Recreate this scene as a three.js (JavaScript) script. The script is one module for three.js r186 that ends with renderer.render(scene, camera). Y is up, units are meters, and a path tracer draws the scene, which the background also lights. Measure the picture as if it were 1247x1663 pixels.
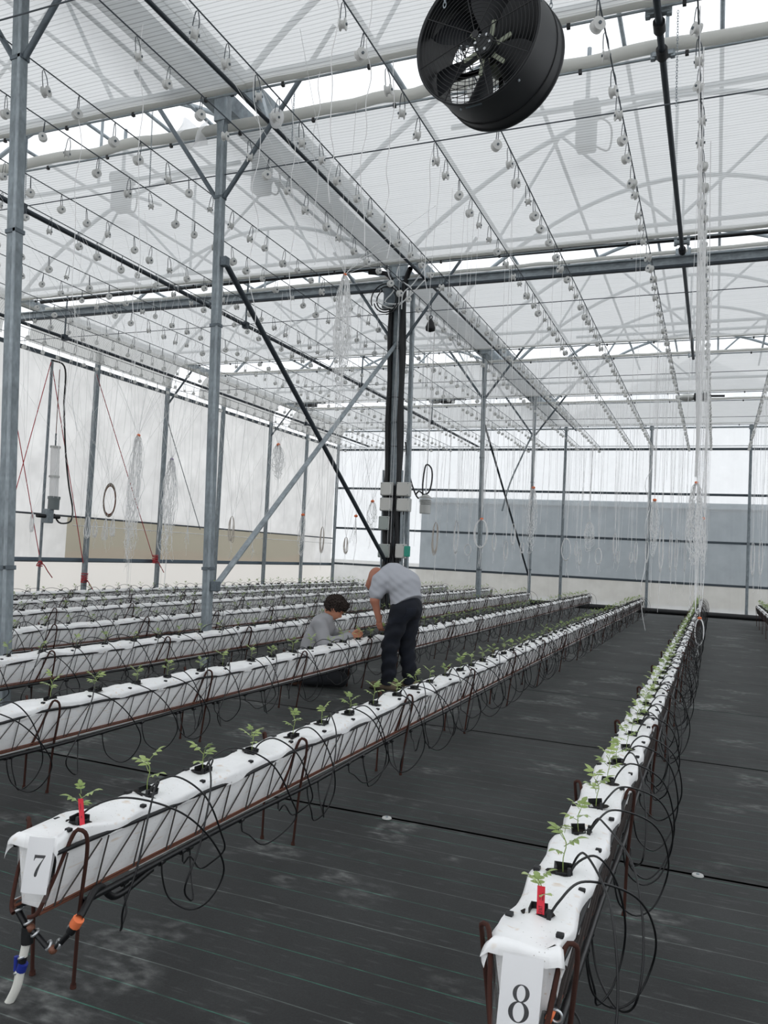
import * as THREE from 'three';
import { mergeGeometries } from 'three/addons/utils/BufferGeometryUtils.js';
import { RoundedBoxGeometry } from 'three/addons/geometries/RoundedBoxGeometry.js';

// ------------------------------------------------------------------ camera, sky, exposure
const W = 1247, H = 1663, F = 1300, EYE = new THREE.Vector3(0, 1.5, 0);
const scene = new THREE.Scene();
const camera = new THREE.PerspectiveCamera(2 * Math.atan(H / 2 / F) * 180 / Math.PI, W / H, 0.05, 400);
const lensDir = (u, v) => new THREE.Vector3((u - W / 2) / F, -(v - H / 2) / F, -1).normalize();
const AXZ = lensDir(1161, 926).negate();                       // world z in lens axes: the troughs run towards -z
const AXX = lensDir(-2560, 735).negate();
AXX.addScaledVector(AXZ, -AXX.dot(AXZ)).normalize();
const AXY = new THREE.Vector3().crossVectors(AXZ, AXX);
const TURN = new THREE.Matrix4().makeBasis(AXX, AXY, AXZ).transpose();
camera.position.copy(EYE);
camera.quaternion.setFromRotationMatrix(TURN);
scene.add(camera);
const SKY = new THREE.Color().setRGB(0.94, 0.97, 1.0);         // even overcast sky
{
  const px = new Float32Array(16 * 8 * 4); for (let i = 0; i < px.length; i += 4) { px[i] = SKY.r; px[i + 1] = SKY.g; px[i + 2] = SKY.b; px[i + 3] = 1; }
  const sky = new THREE.DataTexture(px, 16, 8, THREE.RGBAFormat, THREE.FloatType); sky.mapping = THREE.EquirectangularReflectionMapping; sky.magFilter = THREE.LinearFilter; sky.needsUpdate = true;
  scene.background = sky; scene.environment = sky;              // daylight reaches everything through the clear film house
}
const renderer = new THREE.WebGLRenderer({ antialias: true });
renderer.toneMapping = THREE.LinearToneMapping;
renderer.toneMappingExposure = 1.42;
renderer.shadowMap.enabled = true;

// where a sight line from the camera meets a plane of the greenhouse (survey helper)
const sight = (u, v) => lensDir(u, v).applyMatrix4(TURN);
const onX = (u, v, x) => { const r = sight(u, v); return EYE.clone().addScaledVector(r, x / r.x); };
const onZ = (u, v, z) => { const r = sight(u, v); return EYE.clone().addScaledVector(r, z / r.z); };
const onY = (u, v, y) => { const r = sight(u, v); return EYE.clone().addScaledVector(r, (y - EYE.y) / r.y); };
const INV = TURN.clone().invert();
const inView = (p, m = 60) => {
  const c = p.clone().sub(EYE).applyMatrix4(INV);
  if (c.z > -0.1) return false;
  const u = W / 2 + F * c.x / -c.z, v = H / 2 - F * c.y / -c.z;
  return u > -m && u < W + m && v > -m && v < H + m;
};
const V = (x, y, z) => new THREE.Vector3(x, y, z);
const lerp = (a, b, t) => a + (b - a) * t;
function rng(seed) { let s = seed >>> 0; return () => { s = (s + 0x6d2b79f5) | 0; let t = Math.imul(s ^ (s >>> 15), 1 | s); t = (t + Math.imul(t ^ (t >>> 7), 61 | t)) ^ t; return ((t ^ (t >>> 14)) >>> 0) / 4294967296; }; }
const rand = rng(7), jit = (a) => (rand() * 2 - 1) * a;

// ------------------------------------------------------------------ naming
const taken = new Map();
function numbered(n) { const k = taken.get(n) ?? 0; taken.set(n, k + 1); return k ? n + '_' + String(k).padStart(3, '0') : n; }
function shade(o) { o.castShadow = o.receiveShadow = true; return o; }
function tag(o, label, category, group) { o.userData.label = label; if (category) o.userData.category = category; if (group) o.userData.group = group; return o; }
function thing(name, label, category, pos = null, group) {
  const o = new THREE.Group(); o.name = numbered(name); scene.add(o); if (pos) o.position.copy(pos);
  return tag(o, label, category, group);
}
function part(parent, name, geo, mat, label) {
  const m = shade(new THREE.Mesh(geo, mat)); m.name = name; parent.add(m); if (label) m.userData.label = label; return m;
}
function structure(name, geo, mat, label, category) {
  const m = geo ? shade(new THREE.Mesh(geo, mat)) : new THREE.Group(); m.name = name; m.userData.kind = 'structure'; scene.add(m);
  return tag(m, label, category);
}
const ORD = ['zeroth', 'first', 'second', 'third', 'fourth', 'fifth', 'sixth', 'seventh', 'eighth', 'ninth', 'tenth', 'eleventh', 'twelfth', 'thirteenth', 'fourteenth', 'fifteenth', 'sixteenth', 'seventeenth', 'eighteenth', 'nineteenth'];
const TENS = ['', '', 'twent', 'thirt', 'fort', 'fift', 'sixt', 'sevent', 'eight', 'ninet'];
const ordinal = (n) => n < 20 ? ORD[n] : n % 10 ? TENS[Math.floor(n / 10)] + 'y-' + ORD[n % 10] : TENS[Math.floor(n / 10)] + 'ieth';

// ------------------------------------------------------------------ geometry helpers
const UPY = V(0, 1, 0);
function rodGeo(p, q, r, seg = 8, r2 = r) {
  const d = q.clone().sub(p), L = d.length(), g = new THREE.CylinderGeometry(r2, r, L, seg, 1);
  const uv = g.attributes.uv; for (let i = 0; i < uv.count; i++) uv.setXY(i, uv.getX(i) * 0.3, uv.getY(i) * L);
  g.applyQuaternion(new THREE.Quaternion().setFromUnitVectors(UPY, d.normalize()));
  return g.translate((p.x + q.x) / 2, (p.y + q.y) / 2, (p.z + q.z) / 2);
}
function beamGeo(p, q, w, h, side = V(0, 0, 1), bevel = 0.004) {   // box section from p to q; w across `side`, h the other way
  const d = q.clone().sub(p), L = d.length(); d.normalize(); if (Math.abs(side.dot(d)) > 0.9) side = V(1, 0, 0);
  const s = side.clone().addScaledVector(d, -side.dot(d)).normalize(), t = V(0, 0, 0).crossVectors(s, d);
  const g = new RoundedBoxGeometry(w, L, h, 1, Math.min(bevel, w * 0.2, h * 0.2));
  const pos = g.attributes.position, uv = g.attributes.uv;
  for (let i = 0; i < pos.count; i++) uv.setXY(i, (pos.getX(i) + pos.getZ(i)) * 1.5, pos.getY(i) * 0.8);
  g.applyMatrix4(new THREE.Matrix4().makeBasis(s, d, t));
  return g.translate((p.x + q.x) / 2, (p.y + q.y) / 2, (p.z + q.z) / 2);
}
function boxGeo(w, h, d, x = 0, y = 0, z = 0, b = 0) { const g = b ? new RoundedBoxGeometry(w, h, d, 2, b) : new THREE.BoxGeometry(w, h, d); return g.translate(x, y, z); }
function tubeGeo(pts, r, seg = 6, n = 0, closed = false) {
  const c = new THREE.CatmullRomCurve3(pts, closed, 'centripetal');
  return new THREE.TubeGeometry(c, n || pts.length * 5, r, seg, closed);
}
const merge = (list) => mergeGeometries(list.map((g) => { const h = g.index ? g.toNonIndexed() : g; for (const k of Object.keys(h.attributes)) if (!['position', 'normal', 'uv'].includes(k)) h.deleteAttribute(k); return h; }), false);
function gridGeo(nu, nv, f, uvs = null) {                       // open sheet from a function
  const p = [], uv = [], ix = [];
  for (let j = 0; j <= nv; j++) for (let i = 0; i <= nu; i++) { const q = f(i / nu, j / nv); p.push(q[0], q[1], q[2]); const t = uvs ? uvs(i / nu, j / nv) : [i / nu, j / nv]; uv.push(t[0], t[1]); }
  for (let j = 0; j < nv; j++) for (let i = 0; i < nu; i++) { const a = j * (nu + 1) + i, b = a + 1, c = a + nu + 1, d = c + 1; ix.push(a, b, c, b, d, c); }
  const g = new THREE.BufferGeometry(); g.setAttribute('position', new THREE.Float32BufferAttribute(p, 3)); g.setAttribute('uv', new THREE.Float32BufferAttribute(uv, 2)); g.setIndex(ix); g.computeVertexNormals(); return g;
}

// ------------------------------------------------------------------ textures and materials
function hash2(x, y, s) { let h = Math.imul(x, 374761393) ^ Math.imul(y, 668265263) ^ Math.imul(s, 974634593); h = Math.imul(h ^ (h >>> 13), 1274126177); return ((h ^ (h >>> 16)) >>> 0) / 4294967296; }
function vnoise(x, y, px, py, s) {
  const ix = Math.floor(x), iy = Math.floor(y), fx = x - ix, fy = y - iy, u = fx * fx * (3 - 2 * fx), v = fy * fy * (3 - 2 * fy);
  const m = (a, p) => ((a % p) + p) % p, h = (a, b) => hash2(m(a, px), m(b, py), s);
  return lerp(lerp(h(ix, iy), h(ix + 1, iy), u), lerp(h(ix, iy + 1), h(ix + 1, iy + 1), u), v);
}
function fbm(u, v, f, oct, s, fy = f) { let a = 0.5, t = 0, n = 0; for (let o = 0; o < oct; o++) { t += a * vnoise(u * f, v * fy, f, fy, s + o); n += a; a *= 0.5; f *= 2; fy *= 2; } return t / n; }
function dataTex(w, h, fn, srgb = true) {
  const d = new Uint8Array(w * h * 4);
  for (let y = 0; y < h; y++) for (let x = 0; x < w; x++) { const c = fn(x / w, y / h, x, y), o = (y * w + x) * 4; d[o] = c[0]; d[o + 1] = c[1]; d[o + 2] = c[2]; d[o + 3] = 255; }
  const t = new THREE.DataTexture(d, w, h); t.wrapS = t.wrapT = THREE.RepeatWrapping; t.magFilter = THREE.LinearFilter; t.minFilter = THREE.LinearMipmapLinearFilter; t.generateMipmaps = true;
  if (srgb) t.colorSpace = THREE.SRGBColorSpace; t.needsUpdate = true; return t;
}
const std = (color, roughness = 0.7, extra = {}) => new THREE.MeshStandardMaterial({ color, roughness, ...extra });
const sheetMat = (color, opacity, transmission, extra = {}) => new THREE.MeshPhysicalMaterial({ color, roughness: 1, transmission, thickness: 0, transparent: true, opacity, specularIntensity: 0.3, side: THREE.DoubleSide, ...extra });

const zincTex = dataTex(256, 256, (u, v) => { const n = 0.72 + 0.28 * fbm(u, v, 12, 3, 3), k = fbm(u, v, 40, 2, 9) * 0.1; const g = 255 * Math.min(1, n + k); return [g * 0.97, g * 0.99, g]; });
const M = {};
M.zinc = std(0xaab0b4, 0.5, { metalness: 0.25, map: zincTex });
M.zincDark = std(0x6d757b, 0.5, { metalness: 0.25, map: zincTex });
M.post = std(0x959ca0, 0.55, { metalness: 0.15, map: zincTex });
M.tubeDark = std(0x3a4148, 0.5, { metalness: 0.4 });
M.wire = std(0x5a6066, 0.6, { metalness: 0.4 });
M.black = std(0x101114, 0.55);
M.blackHose = std(0x0c0d10, 0.42);
M.fanBlack = std(0x101317, 0.5);
M.rust = std(0x4a2a20, 0.9, { map: dataTex(64, 64, (u, v) => { const n = fbm(u, v, 8, 3, 21); return [180 + 75 * n, 170 + 60 * n, 160 + 60 * n]; }) });
M.rustRod = std(0x6b4030, 0.85);
M.white = std(0xf0f0ee, 0.6);
M.bobbin = new THREE.MeshPhysicalMaterial({ color: 0xf0f0ee, roughness: 0.85, transmission: 0.35, thickness: 0 });
M.string = new THREE.MeshPhysicalMaterial({ color: 0xffffff, roughness: 1, transmission: 0.5, thickness: 0, specularIntensity: 0.4 });
M.orange = std(0xe8794a, 0.7);
M.red = std(0xb03038, 0.8);
M.boxGrey = std(0xbfc0bd, 0.55);
M.green = std(0x2f9c86, 0.5);
M.copper = std(0x7a5140, 0.5, { metalness: 0.3 });
M.steel = std(0xc9ccce, 0.3, { metalness: 0.8 });
M.blue = std(0x20308c, 0.5);
M.hose = std(0xe9e8e0, 0.45);
M.paper = std(0xf6f6f8, 0.75);
M.soil = std(0x1d1612, 1);
M.stem = std(0x8da05a, 0.7);
M.leaf = new THREE.MeshPhysicalMaterial({ color: 0x93a862, roughness: 0.9, transmission: 0.4, thickness: 0, side: THREE.DoubleSide });
M.leaf2 = new THREE.MeshPhysicalMaterial({ color: 0xa8bb72, roughness: 0.9, transmission: 0.4, thickness: 0, side: THREE.DoubleSide });
const filmTex = dataTex(512, 512, (u, v) => {                   // grow film with grit and faint brown stains
  let g = 246 + 9 * fbm(u, v, 16, 3, 31); const s = fbm(u, v, 24, 3, 33), sp = hash2(Math.floor(u * 512), Math.floor(v * 512), 5);
  let r = g, gg = g, b = g; if (s > 0.7) { const k = (s - 0.7) * 2.2; r -= 40 * k; gg -= 70 * k; b -= 100 * k; }
  if (sp > 0.9985) { r *= 0.35; gg *= 0.3; b *= 0.25; } return [r, gg, b].map((x) => Math.max(0, Math.min(255, x)));
});
M.filmTop = std(0xf6f6f6, 0.42, { map: filmTex, side: THREE.DoubleSide });
M.filmSide = M.filmTop;                                         // the same white film wraps the sides

// woven ground cover: 5 m by 2.5 m of cloth, marker threads every 15.6 cm, dust stains
const clothTex = dataTex(2048, 1024, (u, v, x, y) => {
  const grain = hash2(x >> 1, y, 3) * 8 + hash2(x, y >> 1, 4) * 6, soft = fbm(u, v, 10, 5, 51, 5);
  let g = 36 + grain + (soft - 0.5) * 32, r = g * 0.97, b = g * 1.0; let gr = g;
  const st = fbm(u + 0.13, v, 12, 6, 57, 8), st2 = fbm(u, v, 110, 3, 58, 90), sc = fbm(u, v, 50, 3, 59, 180);
  if (sc > 0.66) { const k = (sc - 0.66) * 110; r += k; gr += k; b += k; }
  if (st > 0.59) { const k = Math.min(1, (st - 0.59) * 9) * Math.max(0, st2 * 2.2 - 0.6) * 48; r += k; gr += k * 0.99; b += k * 0.97; }
  const wob = (fbm(u, 0.5, 6, 2, 61, 2) - 0.5) * 0.012, ph = ((v + wob) * 16) % 1, row = Math.floor((v + wob) * 16);
  const w = Math.abs(ph - 0.5) * 64 / 1.0;
  if (w < 1.5) { const k = (1.5 - w) / 1.5, t = (0.45 + 0.55 * vnoise(u * 90, row, 90, 16, 63)); if (row % 3 === 1) { r += 85 * k * t; gr += 96 * k * t; b += 90 * k * t; } else { r += 16 * k * t; gr += 92 * k * t; b += 68 * k * t; } }
  return [r, gr, b].map((q) => Math.max(0, Math.min(255, q)));
});
const clothBump = dataTex(256, 256, (u, v, x, y) => { const g = ((x & 1) ^ (y & 1)) * 90 + fbm(u, v, 8, 4, 71) * 160; return [g, g, g]; }, false);

// ------------------------------------------------------------------ plan of the house
const FARZ = -32.4, LEFTX = -15.9, RIGHTX = 14.3, FRONTZ = 3.6;
const GUTX = [LEFTX, -5.85, 4.2, RIGHTX];                        // rain gutter lines
const TRUSSZ = [3.6, -2.3, -8.33, -14.3, -20.34, -26.4, FARZ];
const GY = 7.25, RIDGE = 9.7, SCREENY = 6.98;
const floorY = (z) => z < -26 ? -0.2 * (-26 - z) / 6.4 : 0;

// ------------------------------------------------------------------ floor and outdoors
{
  const floor = structure('floor', null, null, 'black woven ground cover sheets over the whole greenhouse floor', 'floor');
  const bed = gridGeo(2, 12, (u, v) => { const z = lerp(FRONTZ, FARZ, v); return [lerp(LEFTX - 0.1, RIGHTX + 0.1, u), floorY(z) - 0.03, z]; });
  part(floor, 'soil_bed', bed, std(0x14130f, 1), 'dark soil under the cover sheets');
  const seams = [3.5, -0.75, -1.8, -4.33, -6.83, -9.35, -11.9, -14.4, -16.9, -19.4, -21.9, -24.4, -26.9, -29.4, FARZ + 0.02];
  part(floor, 'concrete_aisle', boxGeo(RIGHTX - LEFTX - 0.1, 0.05, 4.3, (LEFTX + RIGHTX) / 2, -0.015, 1.4), std(0xb5b3ae, 0.9), 'pale concrete aisle behind the photographer');
  for (let i = 1; i < seams.length - 1; i++) {
    const z0 = seams[i], z1 = seams[i + 1], gap = [4].includes(i + 1) ? 0.016 : 0.01, off = rand(), flip = i % 2 ? -1 : 1;
    const wv = (u, k) => 0.012 * Math.sin(u * 31 + k * 2.1) + 0.008 * Math.sin(u * 83 + k);
    const g = gridGeo(60, 6, (u, v) => {
      const x = lerp(LEFTX, RIGHTX, u), z = lerp(z0 - gap + wv(u, i), z1 + gap + wv(u, i + 1), v);
      return [x, floorY(z) + (v < 0.01 || v > 0.99 ? 0 : 0.002), z];
    }, (u, v) => [flip * lerp(LEFTX, RIGHTX, u) / 5 + off * 3, lerp(z0, z1, v) / 2.5 * 1.0 + off]);
    const m = new THREE.MeshStandardMaterial({ map: clothTex, roughness: 0.75, bumpMap: clothBump, bumpScale: 0.0006, side: THREE.DoubleSide });
    clothBump.repeat.set(60, 60);
    part(floor, 'ground_sheet', g, i > 1 ? floor.children[2].material : m);
  }
  for (const [u, v, what] of [[628, 1329, 'left'], [1133, 1422, 'right']]) {
    const p = onY(u, v, 0.004), t = thing('ground_pin', `white round ground pin on the floor seam, the ${what} of the two`, 'ground pin', p);
    part(t, 'disc', new THREE.CylinderGeometry(0.026, 0.028, 0.006, 20).translate(0, 0.003, 0), M.boxGrey);
    part(t, 'pin_head', new THREE.CylinderGeometry(0.007, 0.008, 0.008, 10).translate(0, 0.008, 0), M.zinc);
  }
  const out = structure('outdoor_ground', gridGeo(1, 1, (u, v) => [lerp(-150, 150, u), -0.32, lerp(80, -160, v)]), std(0xbdbab4, 1), 'pale bare ground outside the greenhouse walls', 'ground');
  out.receiveShadow = true;
}
{ // what shows through the walls
  const b = thing('neighbouring_greenhouse', 'long blue-grey building seen blurred through the far wall', 'building', V(0, -0.32, -42));
  const M1 = std(0x4d626d, 0.8), M2 = std(0x7c8a92, 0.7);
  part(b, 'wall', boxGeo(46, 4.75, 8, 7.8, 2.37, -4), M1);
  part(b, 'plinth', boxGeo(46.2, 1.05, 0.3, 7.8, 0.52, 0.1), std(0xc9c3b6, 0.9), 'pale low wall');
  part(b, 'roof', boxGeo(46.3, 0.3, 8.3, 7.8, 4.9, -4, 0.05), M2);
  const bank = thing('earth_bank', 'tan earth bank behind the net in the left wall', 'bank', V(-21, -0.32, -30));
  part(bank, 'slope', gridGeo(60, 6, (u, v) => { const h = 1.35 + 0.12 * Math.sin(u * 14) + 0.06 * Math.sin(u * 41); return [lerp(2.2, -1, v), h * Math.pow(v, 0.8), lerp(22, lerp(-6.5, -12.5, v), u)]; }), std(0x9d8f7c, 1, { side: THREE.DoubleSide }));
  part(bank, 'ledge', gridGeo(60, 1, (u, v) => { const h = 1.35 + 0.12 * Math.sin(u * 14) + 0.06 * Math.sin(u * 41); return [lerp(-1, -9, v), h + v * 1.6, lerp(22, lerp(-12.5, -28, v), u)]; }), std(0x8f8a76, 1, { side: THREE.DoubleSide }));
}

// ------------------------------------------------------------------ walls
const filmWallTex = dataTex(512, 512, (u, v) => { const n = fbm(u, v, 5, 4, 81), s = fbm(u, v, 40, 2, 83, 3); const g = 212 + 46 * n + 6 * s; return [g, g * 1.0, g * 1.005].map((q) => Math.min(255, q)); });
M.farFilm = sheetMat(0xf0f3f5, 0.52, 0.55, { map: filmWallTex });
M.leftFilm = sheetMat(0xfbfbfa, 0.93, 0.84, { map: filmWallTex });
M.skirt = sheetMat(0xfdfaf6, 0.92, 0.86);
M.net = sheetMat(0xb9b1a3, 0.6, 0.45);
M.girt = std(0x4b545b, 0.55, { metalness: 0.4 });
M.girtBlue = std(0x66747f, 0.5, { metalness: 0.4 });
function filmPanel(p0, du, dv, nu, nv, bulge, dir, seed) {      // slack film with shallow wrinkles
  const r = rng(seed), a = r() * 6, b = r() * 6;
  return gridGeo(nu, nv, (u, v) => {
    const w = Math.sqrt(Math.max(0, Math.sin(Math.PI * u) * Math.sin(Math.PI * v))) * bulge * (Math.sin(u * 9 + a + v * 2) * 0.5 + Math.sin(u * 23 + b) * 0.25 + Math.sin(v * 7 + a) * 0.3);
    return [p0.x + du.x * u + dv.x * v + dir.x * w, p0.y + du.y * u + dv.y * v, p0.z + du.z * u + dv.z * v + dir.z * w];
  }, (u, v) => [u * du.length() / 3, v * dv.length() / 3]);
}
{
  const wf = structure('wall_far', null, null, 'far end wall of clear film on steel posts and rails', 'wall');
  const xs = [LEFTX, -12.5, -9.1, -5.68, -2.4, 1.1, 4.5, 8, 11.2, RIGHTX], ys = [-0.25, 0.94, 2.53, 4.32, 6.05, 6.88];
  for (let i = 0; i < xs.length - 1; i++) for (let j = 0; j < ys.length - 1; j++)
    part(wf, 'film_panel', filmPanel(V(xs[i], ys[j], FARZ - 0.05), V(xs[i + 1] - xs[i], 0, 0), V(0, ys[j + 1] - ys[j], 0), 16, 6, 0.012, V(0, 0, 1), i * 9 + j), M.farFilm);
  for (let k = 0; k < 3; k++) {
    const a = GUTX[k], b = GUTX[k + 1];
    const s = new THREE.Shape([[a, 6.88], [b, 6.88], [b, GY], [(a + b) / 2, RIDGE], [a, GY]].map((q) => new THREE.Vector2(...q)));
    part(wf, 'gable_film', new THREE.ShapeGeometry(s).translate(0, 0, FARZ - 0.05), M.farFilm);
  }
  for (const y of ys.slice(1, 5)) part(wf, 'rail', beamGeo(V(LEFTX, y, FARZ), V(RIGHTX, y, FARZ), 0.05, 0.09), M.girt);
  part(wf, 'eave_tube', rodGeo(V(LEFTX, 6.88, FARZ), V(RIGHTX, 6.88, FARZ), 0.035), M.zinc);
  part(wf, 'film_clip_rail', beamGeo(V(LEFTX, 6.17, FARZ + 0.02), V(RIGHTX, 6.17, FARZ + 0.02), 0.02, 0.02), M.zinc);
  xs.forEach((x, i) => {
    if (i === 0 || x > 9) return;
    const t = thing('wall_post', `galvanised post in the far film wall, ${ordinal(i)} from the left corner`, 'post');
    part(t, 'column', beamGeo(V(x, -0.25, FARZ + 0.1), V(x, 6.95, FARZ + 0.1), 0.11, 0.1), M.post);
    part(t, 'head_bracket', boxGeo(0.16, 0.14, 0.14, x, 6.85, FARZ + 0.1, 0.01), M.zinc);
  });
  const dp = thing('drain_pipe', 'black drain pipe lying along the foot of the far wall', 'pipe');
  part(dp, 'pipe', rodGeo(V(-6.2, floorY(-28.9) + 0.1, -28.9), V(6, floorY(-28.9) + 0.1, -28.9), 0.09, 12), M.black);
  part(dp, 'side_pipe', rodGeo(V(-6.2, floorY(-29.3) + 0.05, -29.3), V(6, floorY(-29.3) + 0.05, -29.3), 0.05, 10), M.black);
}
{
  const wl = structure('wall_left', null, null, 'left side wall of slack whitish film with a roll-up netted opening', 'wall');
  const zs = [FRONTZ]; for (let z = 1.05; z > FARZ; z -= 3.01) zs.push(z); zs[zs.length - 1] = FARZ;
  const X = LEFTX - 0.05, d = V(1, 0, 0);
  for (let i = 0; i < zs.length - 1; i++) {
    const L = V(0, 0, zs[i + 1] - zs[i]);
    part(wl, 'upper_film', filmPanel(V(X, 2.06, zs[i]), L, V(0, 4.1, 0), 22, 16, 0.03, d, 100 + i), M.leftFilm);
    part(wl, 'skirt_film', filmPanel(V(X, -0.25, zs[i]), L, V(0, 1.15, 0), 10, 4, 0.012, d, 200 + i), M.skirt);
  }
  part(wl, 'lower_curtain', filmPanel(V(X, 0.9, FRONTZ), V(0, 0, -16.45 - FRONTZ), V(0, 1.16, 0), 60, 6, 0.03, d, 300), M.leftFilm, 'pale film flap left hanging beside the net');
  part(wl, 'insect_net', gridGeo(20, 2, (u, v) => [X, lerp(0.9, 2.06, v), lerp(-16.45, -29.6, u)]), M.net, 'tan-looking insect net in the opening');
  part(wl, 'end_film', filmPanel(V(X, 0.9, -29.6), V(0, 0, FARZ + 29.6), V(0, 1.16, 0), 10, 4, 0.02, d, 301), M.leftFilm);
  part(wl, 'roll_pipe', rodGeo(V(LEFTX + 0.02, 2.05, FRONTZ), V(LEFTX + 0.02, 2.05, FARZ), 0.025), M.wire);
  part(wl, 'net_cord', rodGeo(V(LEFTX, 1.82, -16.6), V(LEFTX, 1.82, FARZ), 0.012, 5), M.white);
  part(wl, 'lower_rail', beamGeo(V(LEFTX, 0.9, FRONTZ), V(LEFTX, 0.9, FARZ), 0.06, 0.1), M.girtBlue);
  part(wl, 'lower_rail_lip', beamGeo(V(LEFTX + 0.05, 0.85, FRONTZ), V(LEFTX + 0.05, 0.85, FARZ), 0.03, 0.03), M.girt);
  part(wl, 'upper_rail', beamGeo(V(LEFTX + 0.02, 6.12, FRONTZ), V(LEFTX + 0.02, 6.12, FARZ), 0.06, 0.1), M.girt);
  part(wl, 'eave_film', filmPanel(V(X, 6.16, FRONTZ), V(0, 0, FARZ - FRONTZ), V(0, 1.1, 0), 30, 2, 0.01, d, 302), sheetMat(0xffffff, 0.12, 0.6), 'clear film strip under the gutter');
  const pz = [[-17.0, 'with red straps under the coil of cable'], [-20.05, 'with red straps at its foot beside the large string bundles'], [-23.1, 'hidden partly by the grey post of the second row'], [-26.3, 'behind the upper end of the long diagonal brace'], [-29.25, 'next to the corner post'], [FARZ + 0.16, 'in the corner where the two film walls meet']];
  for (const [z, w] of pz) {
    const t = thing('side_post', 'galvanised side wall post ' + w, 'post');
    part(t, 'column', beamGeo(V(LEFTX + 0.15, floorY(z) - 0.02, z), V(LEFTX + 0.11, 6.6, z), 0.12, 0.1), M.post);
    if (z === -20.05 || z === -26.3) part(t, 'knee_brace', rodGeo(V(LEFTX + 0.15, 5.75, z), V(LEFTX + 0.95, 6.75, z), 0.03), M.zincDark);
  }
  const wr = structure('wall_right', null, null, 'right side film wall outside the view', 'wall');
  part(wr, 'film', filmPanel(V(RIGHTX, -0.25, FRONTZ), V(0, 0, FARZ - FRONTZ), V(0, 7.5, 0), 40, 8, 0.02, d, 303), M.farFilm);
  const wn = structure('wall_near', null, null, 'film wall behind the photographer', 'wall');
  part(wn, 'film', filmPanel(V(LEFTX, -0.25, FRONTZ), V(RIGHTX - LEFTX, 0, 0), V(0, 7.5, 0), 40, 8, 0.02, V(0, 0, 1), 304), M.farFilm);
}
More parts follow.
